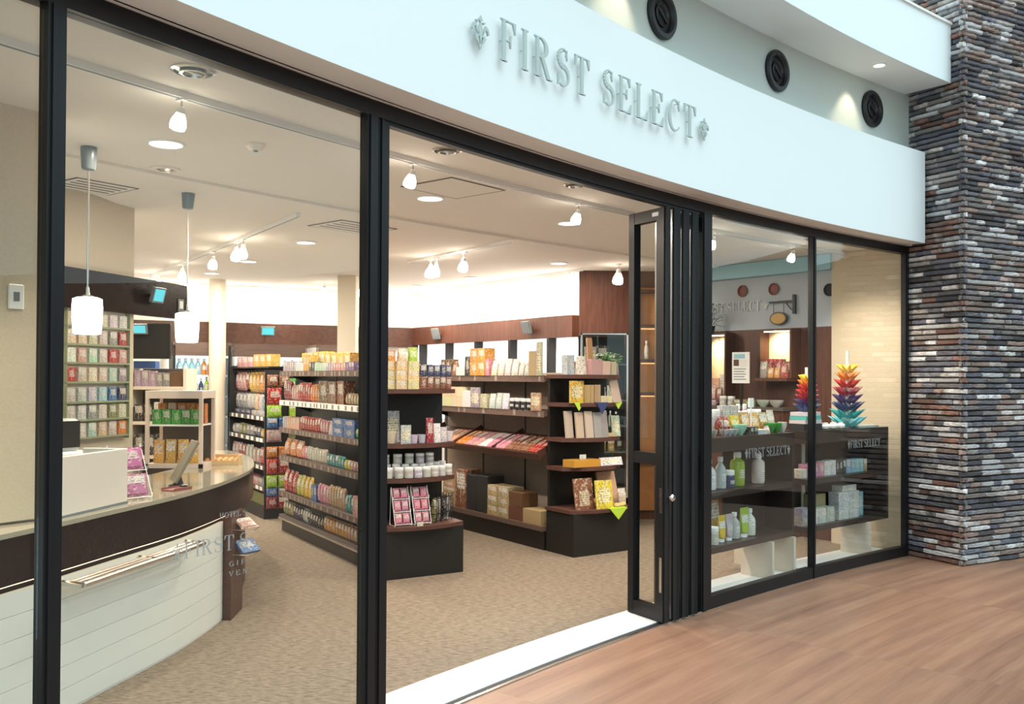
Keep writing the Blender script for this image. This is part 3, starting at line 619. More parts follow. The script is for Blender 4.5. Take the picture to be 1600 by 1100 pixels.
for t, lb in ((.07, 'spotlight on cove wall track beside the dark wood wall'), (.30, 'second spotlight along the cove wall track'), (.60, 'third spotlight along the cove wall track'), (.78, 'fourth spotlight along the cove wall track'), (.88, 'last spotlight on cove wall track towards the corner')):
    q = lerp(ta, tb_, t); spot(q.x, q.y, lb, 2.703, .9, 1.0, 10, 9)
spot(1.10, 9.6, 'lone spotlight in front of the dark wood wall', 2.735, .3, 1.3, 12, 16)
spot(-2.35, 11.6, 'spotlight before the back wall beside the square column', 2.735, .3, 1.0, 12, 8); spot(-1.95, 11.75, 'spotlight partly behind the square column at the back', 2.735, .3, 1.0, 12, 8)
# hatch, air diffusers, speaker, sprinkler
def hatch(name, label, cat, corners, slats=0, z=2.75):
    c = sum(corners, Vector((0, 0, 0))) / 4
    h = thing(name, label, cat, (c.x, c.y, z)); loc = [q - c for q in corners]; loc2 = [q * .94 for q in loc]
    MB().prism([q.xy for q in loc], -.004, 0).obj('surround', 'dark_joint', h)
    MB().prism([q.xy for q in loc2], -.0045, -.003).obj('lid', 'ceiling_paint', h)
    for i in range(slats):
        t0 = (i + .5) / slats; a = lerp(loc2[0], loc2[3], t0) * .85; b_ = lerp(loc2[1], loc2[2], t0) * .85; u = (loc2[3] - loc2[0]).normalized() * .012
        MB().prism([(a - u).xy, (b_ - u).xy, (b_ + u).xy, (a + u).xy], -.006, -.004).obj('slat', 'dark_joint', h)
def quad(s0, d0, ws, wd): return [P(s0, d0), P(s0 + ws, d0), P(s0 + ws, d0 + wd), P(s0, d0 + wd)]
hatch('access_hatch', 'square ceiling access hatch outlined in dark line behind the entrance', 'hatch', quad(.42, .80, .48, .44))
hatch('air_diffuser', 'square slatted air diffuser in ceiling near the first pendant lamp', 'vent', quad(-.86, 2.55, .36, .36), 4, 2.7315)
hatch('air_diffuser', 'slatted air diffuser in ceiling behind the entrance post', 'vent', quad(.88, 2.42, .5, .42), 4, 2.7315)
sp_ = thing('ceiling_speaker', 'small round ceiling speaker behind the glowing counter downlight', 'speaker', P(-.66, 1.99, 2.75))
MB().lathe([(.085, 0), (.085, -.006), (.06, -.012), (.055, -.004)], 24, cap=False).obj('ring', 'ceiling_paint', sp_, True); MB().lathe([(.056, -.002), (.03, -.016), (.004, -.018)], 20).obj('cone', 'steel', sp_, True)
sk = thing('smoke_detector', 'small pale smoke detector on ceiling inside the counter window', 'detector', (-1.33, 4.78, 2.75))
MB().lathe([(.05, 0), (.05, -.012), (.035, -.03), (.02, -.034)], 20).obj('housing', 'ceiling_paint', sk, True); MB().lathe([(.012, -.034), (.012, -.04)], 10).obj('sensor', 'screen_grey', sk)
# pendants
for x, y, lb in ((-2.229, 4.864, 'white cylinder pendant lamp over counter, nearer the glass'), (-2.102, 5.996, 'white cylinder pendant lamp over counter, farther from the glass')):
    p = thing('pendant_lamp', lb, 'lamp', (x, y, 2.75), 0, 'pendant lamps over the counter')
    MB().lathe([(.04, 0), (.042, -.012), (.036, -.11), (.03, -.118), (.004, -.12)], 20).obj('canopy', 'screen_grey', p, True)
    k_ = 2.75 - 1.955
    MB().tube([(0, 0, -.115), (0, 0, -k_ + .04)], .006 if y < 5 else .004, 8).obj('rod', 'steel', p)
    MB().lathe([(.008, -k_ + .06), (.012, -k_ + .02), (.03, -k_ + .012), (.03, -k_ + .004)], 14).obj('cap', 'steel', p, True)
    MB().lathe([(.05, -k_ + .005), (.072, -k_ - .004), (.075, -k_ - .05), (.073, -k_ - .12), (.068, -k_ - .182), (.06, -k_ - .188)], 28).obj('shade', 'lamp_white', p, True)
# ================================================================== MERCHANDISE: one mesh per kind, every article its own object
CLR = dict(magenta=(.62, .20, .42), butter=(.78, .70, .34), red=(.50, .035, .03), crimson=(.33, .02, .04), orange=(.75, .22, .03), yellow=(.80, .55, .04), gold=(.72, .42, .07), cream=(.72, .62, .42), white=(.80, .79, .75), pink=(.74, .27, .38), rose=(.62, .33, .33), purple=(.22, .12, .33), lilac=(.48, .42, .50), blue=(.05, .17, .45), navy=(.03, .045, .14), sky=(.35, .58, .75), teal=(.03, .32, .34), turquoise=(.12, .55, .60), green=(.05, .36, .05), lime=(.42, .62, .05), olive=(.25, .26, .10), brown=(.16, .075, .04), chestnut=(.28, .10, .05), tan=(.50, .33, .18), kraft=(.52, .37, .19), grey=(.32, .32, .32), silver=(.56, .57, .57), black=(.022, .022, .025), peach=(.78, .45, .30), amber=(.66, .30, .05), mint=(.45, .68, .52), beige=(.58, .48, .36), pale=(.62, .60, .52))
CAP = dict(white=(.85, .85, .82), black=(.02, .02, .02), silver=(.6, .6, .6))
def pillow(prof, seg=8):
    mb = MB(); vs = []; fs = []
    for w, t, z in prof:
        for i in range(seg): a = 2 * pi * i / seg; vs.append((.5 * w * max(-1, min(1, 1.15 * cos(a))), .5 * t * sin(a), z))
    for k in range(len(prof) - 1):
        for i in range(seg): j = (i + 1) % seg; fs.append((k * seg + i, k * seg + j, (k + 1) * seg + j, (k + 1) * seg + i))
    fs += [tuple(range(seg - 1, -1, -1)), tuple(range((len(prof) - 1) * seg, len(prof) * seg))]
    return mb.add(vs, fs)
KM = {}
def kind(name, body, m, smooth, *parts):
    KM[name] = (body.mesh(name, m, smooth), [(pn, pb.mesh(pn, pm, True)) for pn, pb, pm in parts])
kind('box', MB().bbox(-.5, -.5, 0, .5, .5, 1, .012), 'print_card', False)
kind('plain_box', MB().bbox(-.5, -.5, 0, .5, .5, 1, .012), 'print_plain', False)
kind('packet', pillow([(.98, .10, 0), (1, .12, .05), (.96, .7, .14), (.94, 1, .5), (.96, .7, .86), (1, .12, .95), (.98, .10, 1)]), 'print_foil', True)
kind('bag', pillow([(.9, .5, 0), (1, .9, .1), (1, 1, .4), (.96, .8, .7), (.9, .2, .9), (.92, .10, 1)]), 'print_foil', True)
kind('pouch', pillow([(1, 1, 0), (1, .95, .2), (.97, .6, .6), (.94, .12, .93), (.96, .10, 1)]), 'print_card', True)
kind('jar', MB().lathe([(.44, 0), (.5, .04), (.5, .66), (.44, .72)], 14), 'print_bottle', True, ('lid', MB().lathe([(.47, .72), (.49, .75), (.49, .96), (.45, 1)], 14), 'bright_white'))
kind('can', MB().lathe([(.45, 0), (.5, .04), (.5, .94), (.44, 1)], 12), 'print_card', True)
kind('bottle', MB().lathe([(.44, 0), (.5, .03), (.5, .55), (.42, .66), (.2, .78), (.17, .84)], 14), 'print_bottle', True, ('cap', MB().lathe([(.2, .84), (.22, .86), (.22, .98), (.19, 1)], 12), 'bright_white'))
kind('flask', MB().lathe([(.40, 0), (.46, .02), (.5, .08), (.5, .6), (.47, .72), (.24, .8), (.22, .83)], 16), 'print_bottle', True, ('cap', MB().lathe([(.25, .83), (.26, .85), (.25, .98), (.22, 1)], 12), 'bright_white'))
kind('tube', pillow([(.62, .95, .14), (.72, 1, .2), (.86, .7, .6), (1, .10, .95), (1, .08, 1)], 12), 'print_bottle', True, ('cap', MB().lathe([(.34, 0), (.36, .02), (.34, .14)], 12), 'bright_white'))
kind('cup', MB().lathe([(.36, 0), (.4, .03), (.5, .95), (.5, 1), (.45, 1), (.36, .1)], 16), 'print_plain', True)
kind('bowl', MB().lathe([(.2, 0), (.22, .08), (.45, .55), (.5, 1), (.46, 1), (.38, .55), (.1, .18)], 18), 'print_plain', True)
kind('card', MB().box(-.5, -.5, 0, .5, .5, 1).box(-.44, -.58, .05, .44, -.5, .95), 'print_poster', False)
kind('board', MB().bbox(-.5, -.5, 0, .5, .5, 1, .02), 'print_plain', False)
NOUN = dict(plain_box='plain box', card='card')
def item(k, col, label, cat, loc, rz, dims, group=None, tilt=0.0, name=None, cap='white'):
    me, parts = KM[k]
    o = link(name or ('box' if k == 'plain_box' else k), me, None, loc, rz); o.rotation_euler = (tilt, 0, rz); o.scale = dims
    o.color = (*[max(0, min(1, c * rnd.uniform(.66, .86))) for c in CLR[col]], 1); tag(o, label, cat, group)
    for pn, pm in parts:
        c = link(pn, pm, o); c.color = (*CAP[cap], 1)
    return o
def run(fr, horiz, fixed, a0, a1, z, seq, where, end, group, face, tiers_noun=('lower', 'upper', 'topmost'), gap=.004, lean=0.0, curve=None):
    """articles side by side from a0 to a1. horiz: 'x' or 'y' of the fixture; face: heading the fronts look to; seq: (kind, colour, n, w, h, d[, tiers])"""
    tot = sum(q[2] * (q[3] + gap) for q in seq); L_ = abs(a1 - a0); k = L_ / tot if tot else 1; k = min(k, 1.25); sgn = 1 if a1 > a0 else -1; pos = a0; n = 0; out = []
    for q in seq:
        kd, col, cnt, w, h, d = q[:6]; tr = q[6] if len(q) > 6 else 1
        for c in range(cnt):
            ww = w * k; m_ = pos + sgn * (ww + gap) / 2; zz = z + .0008
            for t in range(tr):
                noun = NOUN.get(kd, kd); lab = '%s%s %s, %s from %s, %s' % ((tiers_noun[t] + ' ') if tr > 1 else '', col, noun, ORD[n], end, where)
                off = fixed + (curve(m_) if curve else 0)
                pt_ = fr.at(m_, off + d / 2, zz) if horiz == 'x' else fr.at(off + d / 2, m_, zz)
                jit = rnd.uniform(-.05, .05)
                out.append(item(kd, col, lab, noun.split()[-1], pt_, face + jit, (ww if kd not in ('can', 'jar', 'bottle', 'cup', 'flask') else min(ww, d), d, h * rnd.uniform(.96, 1.02) if tr == 1 else h), group, lean)); zz += h + .0012
            pos += sgn * (ww + gap); n += 1
    return out
# ------------------------------------------------------------------ snack gondola (double sided) with its end shelves
F2 = Frame(-1.0, 7.03, radians(31))
def gondola(name, label, fr, x0, x1, y0, y1, shelves, top, mshelf, strip, deck=.165, back='slatted_back', th_=.035, depth=.31, kick='black_laminate', sides=(0, 1), posts=True, tagp=.14):
    g = thing(name, label, 'shelf unit', (fr.x, fr.y, 0), fr.rz); xm = (x0 + x1) / 2
    MB().box(x0 + .03, y0, .0, x1 - .03, y1, deck - .045).obj('kick_plate', kick, g)
    MB().box(x0, y0, deck - .045, x1, y1, deck).obj('base_deck', mshelf, g)
    MB().box(xm - .018, y0 + .012, deck, xm + .018, y1 - .012, top).obj('back_panel', back, g)
    if posts:
        n = max(2, round((y1 - y0) / .9) + 1)
        for i in range(n):
            y = y0 + .006 + (y1 - y0 - .03) * i / (n - 1); MB().box(xm - .022, y, deck, xm + .022, y + .024, top).obj('upright', 'black_metal', g)
    for zi, z in enumerate(shelves):
        for sd_ in sides:
            xa, xb = (xm - .022 - depth, xm - .022) if sd_ == 0 else (xm + .022, xm + .022 + depth)
            sh = MB().box(xa, y0, z - th_, xb, y1, z).obj('shelf', mshelf, g)
            if sd_ == 0:
                mb = MB(); mb.box(xa - .008, y0, z - th_ - .012, xa - .0005, y1, z + .004); mb.obj('price_rail', strip[zi] if isinstance(strip, list) else strip, sh)
                tg = MB(); y = y0 + .05
                while y < y1 - .06: w = rnd.uniform(.03, .05); tg.box(xa - .0095, y, z - th_ - .006, xa - .0082, y + w, z - .004); y += w + rnd.uniform(.03, tagp)
                tg.obj('price_tags', 'tag_grey', sh)['kind'] = 'stuff'
            if sd_ == 0 and posts:
                for y in (y0 + .02, y1 - .04): MB().prism([(xb, z - th_ - .09), (xb, z - th_), (xb - depth * .8, z - th_)], 0, .012, T=Matrix.Translation((0, y + .012, 0)) @ Matrix.Rotation(pi / 2, 4, 'X')).obj('bracket', 'black_metal', sh)
    return g
g2 = gondola('snack_gondola', 'long double sided snack gondola with packed shelves behind the entrance post', F2, .06, .73, .43, 2.71, [1.60, 1.31, 1.037, .76, .40], 1.62, 'grey_shelf', ['shelf_taupe', 'bright_white', 'shelf_taupe', 'shelf_taupe', 'shelf_taupe'], .165, 'black_laminate')
rail = MB().box(.048, .44, .125, .06, 2.70, .14).obj('bumper_rail', 'steel', g2)
face2 = F2.rz - pi / 2; e_ = 'the far end'
def side2(z, seq, nm, x=.085, y1=2.69, y0=.45):
    seq = [(q[0], q[1], q[2] * 2 if q[3] >= .1 else round(q[2] * 1.5 + .3), q[3] * (.5 if q[3] >= .1 else .66), q[4] * rnd.uniform(.92, 1.05), q[5]) + tuple(q[6:]) if q[0] == 'packet' or (q[0] == 'box' and q[3] < .13) else q for q in seq]
    run(F2, 'y', x, y1, y0, z, seq, nm + ' of snack gondola', e_, nm + ' snack gondola goods', face2)
side2(1.60, [('box', 'lilac', 3, .10, .10, .09), ('plain_box', 'white', 2, .09, .08, .09), ('box', 'gold', 1, .09, .16, .09), ('box', 'black', 1, .12, .09, .09), ('box', 'mint', 3, .07, .075, .09), ('box', 'lilac', 2, .07, .075, .09), ('box', 'rose', 3, .07, .075, .09), ('box', 'purple', 2, .07, .075, .09)], 'top shelf')
run(F2, 'y', .215, 2.5, 1.15, 1.60, [('box', 'yellow', 4, .13, .185, .10), ('box', 'gold', 4, .13, .17, .10)], 'back row, top shelf of snack gondola', e_, 'yellow boxes in back row of snack gondola', face2)
side2(1.31, [('packet', 'crimson', 2, .10, .20, .05), ('packet', 'rose', 2, .09, .17, .05), ('packet', 'red', 3, .09, .19, .05), ('packet', 'orange', 2, .11, .17, .05), ('box', 'brown', 2, .20, .20, .10), ('box', 'chestnut', 1, .16, .21, .10), ('packet', 'tan', 3, .08, .10, .05), ('packet', 'rose', 2, .08, .11, .05)], 'second shelf')
side2(1.037, [('box', 'lilac', 1, .10, .12, .08), ('box', 'peach', 3, .10, .12, .08), ('packet', 'red', 5, .085, .14, .05), ('packet', 'rose', 2, .085, .13, .05), ('pouch', 'silver', 1, .10, .12, .05), ('box', 'blue', 2, .22, .075, .09, 2), ('packet', 'green', 1, .10, .09, .05), ('packet', 'crimson', 1, .1, .1, .05)], 'third shelf')
side2(.76, [('bag', 'orange', 3, .15, .17, .09), ('packet', 'pink', 1, .12, .13, .06), ('packet', 'pale', 4, .10, .13, .05), ('packet', 'teal', 3, .11, .11, .05), ('packet', 'yellow', 1, .11, .09, .05), ('packet', 'rose', 2, .1, .09, .05)], 'fourth shelf')
side2(.40, [('bag', 'red', 3, .12, .22, .08), ('bag', 'lime', 1, .1, .2, .07), ('bag', 'yellow', 3, .10, .21, .07), ('box', 'blue', 1, .09, .15, .08), ('packet', 'pink', 2, .13, .17, .06), ('packet', 'tan', 4, .085, .19, .05), ('packet', 'teal', 2, .085, .16, .05), ('box', 'rose', 2, .13, .16, .08)], 'fifth shelf')
side2(.165, [('packet', 'olive', 2, .13, .15, .07), ('packet', 'navy', 2, .12, .14, .07), ('packet', 'silver', 1, .11, .13, .07), ('packet', 'black', 3, .12, .13, .07), ('packet', 'amber', 4, .12, .15, .07), ('packet', 'tan', 3, .12, .14, .07)], 'base deck')
# round-fronted end shelves
def endcap(label, fr, w, shelves, backtop, plinth=.40, dep=.41, mb_='wood_shelf', bulge=.13):
    g = thing('end_shelf_unit', label, 'shelf unit', (fr.x, fr.y, 0), fr.rz)
    MB().box(.0, .015, 0, w, dep, plinth - .03).obj('plinth', 'black_laminate', g)
    def board(z, t, name, ov=0.0, front=0.0):
        n = 14; pts = [(-.005 - ov + (w + .01 + 2 * ov) * i / n, front - ov + bulge * ((2 * i / n - 1) ** 2) * (1 if name == 'shelf' else .75)) for i in range(n + 1)] + [(w + .005 + ov, dep), (-.005 - ov, dep)]
        return MB().prism(pts, z - t, z).obj(name, mb_, g)
    board(plinth, .03, 'plinth_top', .012, -.035)
    MB().box(.01, dep - .03, plinth, w - .01, dep, backtop).obj('back_panel', 'black_laminate', g)
    for z in shelves: board(z, .034, 'shelf', 0, .05)
    return g
endcap('round fronted end shelves with black plinth facing the entrance, yellow boxes on top', F2, .73, [1.456, 1.03, .76], 1.45)
c2_ = lambda x: .125 * ((2 * x / .73 - 1) ** 2)
f2 = F2.rz
def fr2(z, a, b_, seq, nm, y=.065, lean=0.0, **kw): return run(F2, 'x', y, a, b_, z, seq, nm, 'the aisle corner', nm.split(' of ')[0] + ' goods of entrance end shelves', f2, lean=lean, curve=c2_, **kw)
fr2(1.456, .08, .36, [('box', 'butter', 3, .085, .072, .08, 3)], 'top board of entrance end shelves', y=.06)
fr2(1.456, .37, .70, [('can', 'chestnut', 5, .06, .098, .06)], 'lower cans, top board, entrance end shelves')
fr2(1.5555, .37, .70, [('can', 'navy', 5, .06, .095, .06)], 'upper cans, top board, entrance end shelves')
fr2(1.6755, .08, .18, [('box', 'amber', 1, .09, .085, .07)], 'on yellow boxes, entrance end shelves')
fr2(1.6755, .19, .36, [('pouch', 'cream', 1, .08, .10, .07), ('pouch', 'lime', 1, .08, .11, .07)], 'outer pair on yellow boxes, entrance end shelves')
fr2(1.03, .06, .72, [('bottle', 'silver', 1, .06, .18, .05), ('cup', 'cream', 1, .11, .09, .10), ('card', 'silver', 1, .10, .15, .012), ('cup', 'silver', 2, .075, .07, .07), ('pouch', 'crimson', 1, .08, .20, .05), ('pouch', 'white', 1, .08, .15, .05), ('pouch', 'silver', 1, .08, .12, .05), ('cup', 'white', 1, .09, .08, .08)], 'second board of entrance end shelves')
o = item('card', 'silver', 'grey framed notice card standing at back of second board, entrance end shelves', 'card', F2.at(.23, .30, 1.0305), f2, (.14, .012, .25), None, radians(-4))
fr2(.76, .02, .71, [('jar', 'silver', 9, .072, .085, .072)], 'front jars, third board, entrance end shelves', y=.055)
fr2(.76, .05, .70, [('jar', 'white', 9, .07, .105, .07)], 'rear jars, third board, entrance end shelves', y=.155)
fr2(.865, .10, .62, [('jar', 'silver', 5, .072, .08, .072)], 'stacked jars, third board, entrance end shelves', y=.155)
fr2(.40, .0, .12, [('box', 'pale', 1, .09, .13, .08, 2)], 'plinth top of entrance end shelves', y=.05)
def wire_stand(label, fr, x, y, z, rz, col, w, tiers, stepz, lab_items, depth=.10, wire='bright_white', n=1):
    q = fr.at(x, y, z); st = thing('wire_display_stand', label, 'display stand', q, rz, None); H = tiers * stepz
    for sx in (-w / 2, w / 2):
        MB().tube([(sx, -depth / 2, 0), (sx, -depth / 2, .02), (sx, depth / 2 - .02, H), (sx, depth / 2 - .02, H + .01)], .0028, 6).obj('side_wire', wire, st)
        MB().tube([(sx, -depth / 2, .003), (sx, depth / 2, .003), (sx, depth / 2 - .015, H)], .0028, 6).obj('foot_wire', wire, st)
    for t in range(tiers):
        z0 = .012 + t * stepz; yy = -depth / 2 + (depth - .03) * t / max(1, tiers)
        MB().tube([(-w / 2, yy - .006, z0 + .02), (-w / 2, yy - .006, z0), (w / 2, yy - .006, z0), (w / 2, yy - .006, z0 + .02)], .0025, 6).obj('shelf_wire', wire, st)
        for i in range(n):
            wi = (w - .012) / n; c, s_ = cos(rz), sin(rz); lx = -w / 2 + .006 + wi * (i + .5); ly = yy + .014
            nm = lab_items % (('lowest', 'middle', 'upper')[min(t, 2)] if tiers > 2 else ('lower', 'upper')[t], ('first', 'second', 'third')[i])
            item('packet', col, nm, 'packet', (q.x + lx * c - ly * s_, q.y + lx * s_ + ly * c, z + z0 + .004), rz, (wi - .003, .022, stepz * .86), 'pink packets in wire stands', radians(-12))
    return st
wire_stand('white wire stand of pink packets on the plinth, nearer the aisle corner', F2, .22, .09, .4005, f2, 'pink', .14, 3, .095, '%s tier pink packet, %s in wire stand nearer the aisle corner', n=2)
wire_stand('white wire stand of pink packets on the plinth, beside black baskets', F2, .385, .085, .4005, f2, 'pink', .14, 3, .095, '%s tier pink packet, %s in wire stand beside black baskets', n=2)
for i in range(4):
    q = F2.at(.52 + .055 * i, .11 + .035 * i, .4005); r = thing('wire_basket', 'black wire basket, %s from the pink packets on the plinth' % ORD[i], 'basket', q, f2 + .5 + .12 * i, 'black wire baskets on the plinth')
    for k in range(4): MB().tube([(-.03, -.04, .06 * k + .006), (.03, -.04, .06 * k + .006), (.03, .04, .06 * k + .006), (-.03, .04, .06 * k + .006), (-.03, -.04, .06 * k + .006)], .0028, 6).obj('hoop', 'black_metal' if k % 2 else 'steel', r)
    for sx in (-.03, .03):
        for sy in (-.04, .04): MB().tube([(sx, sy, 0), (sx, sy, .215)], .003, 6).obj('post', 'black_metal', r)
    item('packet', ('olive', 'grey', 'black', 'silver')[i], '%s packet held in the %s black wire basket' % (('olive', 'grey', 'black', 'silver')[i], ORD[i]), 'packet', (q.x, q.y, .408), f2 + .5 + .12 * i, (.05, .05, .18), None)
tagc = item('card', 'white', 'small white price card on front edge of the entrance plinth', 'card', F2.at(.33, -.028, .4005), f2, (.05, .006, .03))
# ------------------------------------------------------------------ gift gondola and its end shelves
F3 = Frame(.548 - 0, 8.006, radians(34.5))
g3 = gondola('gift_gondola', 'brown gift gondola with wide taupe shelves and open lower deck', F3, -.04, .74, .43, 2.75, [1.57, 1.25], 1.60, 'shelf_taupe', 'shelf_taupe', .215, 'slatted_back', .045, .34, 'black_laminate', (0,), tagp=.7)
f3 = F3.rz - pi / 2
tray = thing('sloped_tray', 'sloping wooden tray shelf of packaged snacks on the gift gondola', 'tray', (F3.x, F3.y, 0), F3.rz)
TA = radians(24); tx0, tz0 = -.05, .845
Mt = Matrix.Translation((tx0, 0, tz0)) @ Matrix.Rotation(-TA, 4, 'Y')
MB().box(0, .45, -.02, .40, 2.74, 0, T=Mt).obj('bed', 'wood_shelf', tray); MB().box(-.012, .45, -.035, 0, 2.74, .03, T=Mt).obj('lip', 'wood_shelf', tray)
for y in (.45, 1.2, 1.95, 2.72): MB().box(.0, y, .0, .40, y + .012, .05, T=Mt).obj('divider', 'wood_shelf', tray)
y = 2.32; n = 0
for col, cnt, w in (('peach', 3, .09), ('orange', 3, .085), ('rose', 2, .12), ('white', 1, .14), ('pink', 3, .10), ('chestnut', 3, .12), ('red', 2, .09), ('brown', 3, .13), ('amber', 3, .10)):
    for c in range(cnt):
        lx, ly = .03, y - w / 2
        p_ = Mt @ Vector((.012, ly, .003)); q = F3.at(p_.x, p_.y, p_.z)
        if y - w > .47: item('packet', col, '%s packet, %s from the far end in sloping tray of gift gondola' % (col, ORD[n]), 'packet', q, f3, (w, .045, .30), 'packets in the sloping tray', -(pi / 2 - TA), None).location.z += .022
        y -= w + .006; n += 1
def side3(z, seq, nm, x=-.03, y1=2.26, y0=.46, **k): return run(F3, 'y', x, y1, y0, z, seq, nm + ' of gift gondola', e_, nm + ' gift gondola goods', f3, **k)
side3(1.57, [('box', 'brown', 2, .12, .17, .10), ('pouch', 'chestnut', 1, .13, .15, .07), ('plain_box', 'white', 2, .10, .09, .10), ('box', 'black', 1, .12, .20, .10), ('box', 'amber', 2, .17, .135, .12, 2), ('box', 'pink', 1, .09, .16, .08), ('pouch', 'cream', 2, .14, .15, .08), ('pouch', 'pale', 2, .14, .16, .08), ('pouch', 'silver', 2, .11, .12, .08), ('board', 'tan', 1, .14, .23, .03), ('card', 'beige', 1, .11, .30, .012)], 'top shelf')
side3(1.25, [('plain_box', 'cream', 4, .095, .10, .10, 2), ('plain_box', 'white', 1, .13, .17, .08), ('card', 'grey', 1, .16, .20, .012), ('box', 'beige', 1, .12, .14, .06), ('pouch', 'silver', 2, .10, .15, .06), ('pouch', 'white', 1, .10, .15, .05), ('jar', 'black', 4, .08, .11, .08), ('card', 'tan', 1, .13, .17, .012)], 'second shelf')
run(F3, 'y', -.02, 2.22, .47, .215, [('box', 'tan', 1, .24, .062, .2, 5), ('box', 'chestnut', 1, .20, .40, .18), ('plain_box', 'black', 2, .18, .36, .2), ('box', 'kraft', 2, .17, .095, .18, 3), ('plain_box', 'brown', 1, .22, .13, .18, 2), ('plain_box', 'kraft', 1, .26, .13, .2)], 'lower deck of gift gondola', e_, 'boxes on the lower deck of gift gondola', f3, ('lowest', 'second', 'third', 'fourth', 'topmost'))
endcap('round fronted end shelves with black plinth near the folded doors', F3, .66, [1.58, 1.33, 1.02, .765], 1.57, .40, .41)
c3_ = lambda x: .125 * ((2 * x / .66 - 1) ** 2)
F3f = F3.rz
def fr3(z, a, b_, seq, nm, y=.065, lean=0.0, **k): return run(F3, 'x', y, a, b_, z, seq, nm + ' of gift end shelves', 'the aisle corner', nm + ' goods of gift end shelves', F3f, lean=lean, curve=c3_, **k)
fr3(1.58, .02, .64, [('box', 'silver', 1, .09, .18, .08), ('pouch', 'white', 1, .12, .17, .08), ('plain_box', 'rose', 1, .14, .14, .12), ('plain_box', 'cream', 2, .10, .12, .1), ('pouch', 'lilac', 1, .09, .15, .07)], 'top board')
for q, (x, y, c, h) in enumerate(((.20, .26, 'pink', .06), (.20, .26, 'rose', .055))): item('bowl', c, '%s bowl %s on top board of gift end shelves' % (c, ('under a rose bowl', 'stacked in a pink bowl')[q]), 'bowl', F3.at(x, y, 1.581 + q * .062), 0, (.17, .17, h), 'stacked bowls')
item('board', 'tan', 'tall tan paddle shaped cutting board upright on gift end shelves', 'cutting board', F3.at(.42, .30, 1.581), F3f, (.06, .018, .34), None, radians(-6), name='cutting_board')
def plant(label, loc, n, R, hgt_, trailing=False, pot=True):
    p = thing('potted_plant', label, 'plant', loc); mb = MB(); r = random.Random(len(label))
    if pot: MB().lathe([(.035, 0), (.05, .07), (.052, .075), (.045, .07), (.03, .06)], 14).obj('pot', 'black_laminate', p, True)
    st = MB()
    for i in range(n):
        a = r.uniform(0, 2 * pi); e = r.uniform(.2, 1); b_ = Vector((R * e * cos(a), R * e * sin(a), hgt_ * r.uniform(.5, 1) if not trailing else hgt_ * r.uniform(-.2, 1)))
        st.tube([(0, 0, .06), b_ * .5 + Vector((0, 0, .05)), b_], .0022, 4)
        u = Vector((cos(a), sin(a), r.uniform(-.4, .3))) * .045; w = Vector((-sin(a), cos(a), 0)) * .018
        mb.add([b_, b_ + u * .5 + w, b_ + u, b_ + u * .5 - w, b_ + u * .5 + Vector((0, 0, .006))], [(0, 1, 4), (1, 2, 4), (2, 3, 4), (3, 0, 4), (0, 3, 2, 1)])
    st.obj('stems', 'leaf_green', p)['kind'] = 'stuff'; l = mb.obj('foliage', 'bright_leaf' if not trailing else 'leaf_green', p); l['kind'] = 'stuff'
mat('bright_leaf', (.07, .30, .05), .5)
plant('small bright green leafy plant on top board of gift end shelves', F3.at(.57, .22, 1.581), 60, .11, .20)
fr3(1.33, .03, .49, [('card', 'yellow', 1, .16, .20, .012), ('board', 'tan', 4, .032, .16, .12), ('plain_box', 'cream', 2, .07, .06, .08)], 'second board')
item('board', 'beige', 'white and brown product panel leaning on second board of gift end shelves', 'panel', F3.at(.56, .10, 1.331), F3f + .25, (.13, .014, .23), None, radians(-14))
fr3(1.02, .02, .64, [('board', 'beige', 3, .10, .235, .02), ('board', 'grey', 2, .10, .235, .02), ('plain_box', 'kraft', 1, .12, .035, .06), ('card', 'mint', 1, .12, .19, .012)], 'third board', lean=radians(-8))
fr3(.765, .05, .36, [('plain_box', 'amber', 1, .28, .065, .16)], 'fourth board')
item('card', 'white', 'white tag standing on the amber box of gift end shelves', 'card', F3.at(.19, .13, .833), F3f, (.07, .008, .04))
sn = item('card', 'white', 'long white sign board tilted on fourth board of gift end shelves', 'sign', F3.at(.50, .10, .7655), F3f, (.26, .01, .075), None, radians(-20))
fr3(.40, .06, .30, [('card', 'chestnut', 1, .17, .27, .014)], 'plinth top', y=.03, lean=radians(-10))
item('card', 'yellow', 'yellow and white recipe poster card leaning on plinth top near the doors', 'poster', F3.at(.335, -.005, .4005), F3f - .1, (.18, .012, .25), None, radians(-9))
bk = thing('wicker_tray', 'oval wicker tray of crumbly goods on the gift plinth top', 'basket', F3.at(.36, .20, .4005), F3f)
MB().lathe([(.10, 0), (.135, .01), (.15, .055), (.145, .06), (.125, .02)], 20).obj('rim', 'basket_wicker', bk, True); MB().lathe([(.13, .02), (.09, .05), (.02, .065)], 18).obj('filling', 'potato', bk, True); bk.scale = (.74, .74, .9)
for i, (x, y) in enumerate(((.47, -.005), (.53, .005), (.58, .03))):
    p = item('bowl', 'gold', 'golden potato shaped roll, %s along the front of gift plinth top' % ORD[i], 'roll', F3.at(x, y, .4006), F3f, (.01, .01, .01)); bpy.data.objects.remove(p)
    p = MB().lathe([(.008, .0), (.02, .004), (.027, .018), (.022, .034), (.006, .042)], 12).obj('bread_roll', 'potato', None, True, F3.at(x, y, .4006), .6 * i); p.scale = (1.25, .95, 1); tag(p, 'golden bread roll, %s along the front of gift plinth top' % ORD[i], 'bread roll', 'bread rolls on the plinth')
item('board', 'peach', 'large beige gift set panel leaning at outer end of gift plinth top', 'panel', F3.at(.57, .20, .4005), F3f, (.21, .02, .30), None, radians(-16))
item('bag', 'cream', 'clear bag of pale snacks at outer end of gift plinth top', 'bag', F3.at(.63, .12, .4005), F3f, (.10, .06, .15))
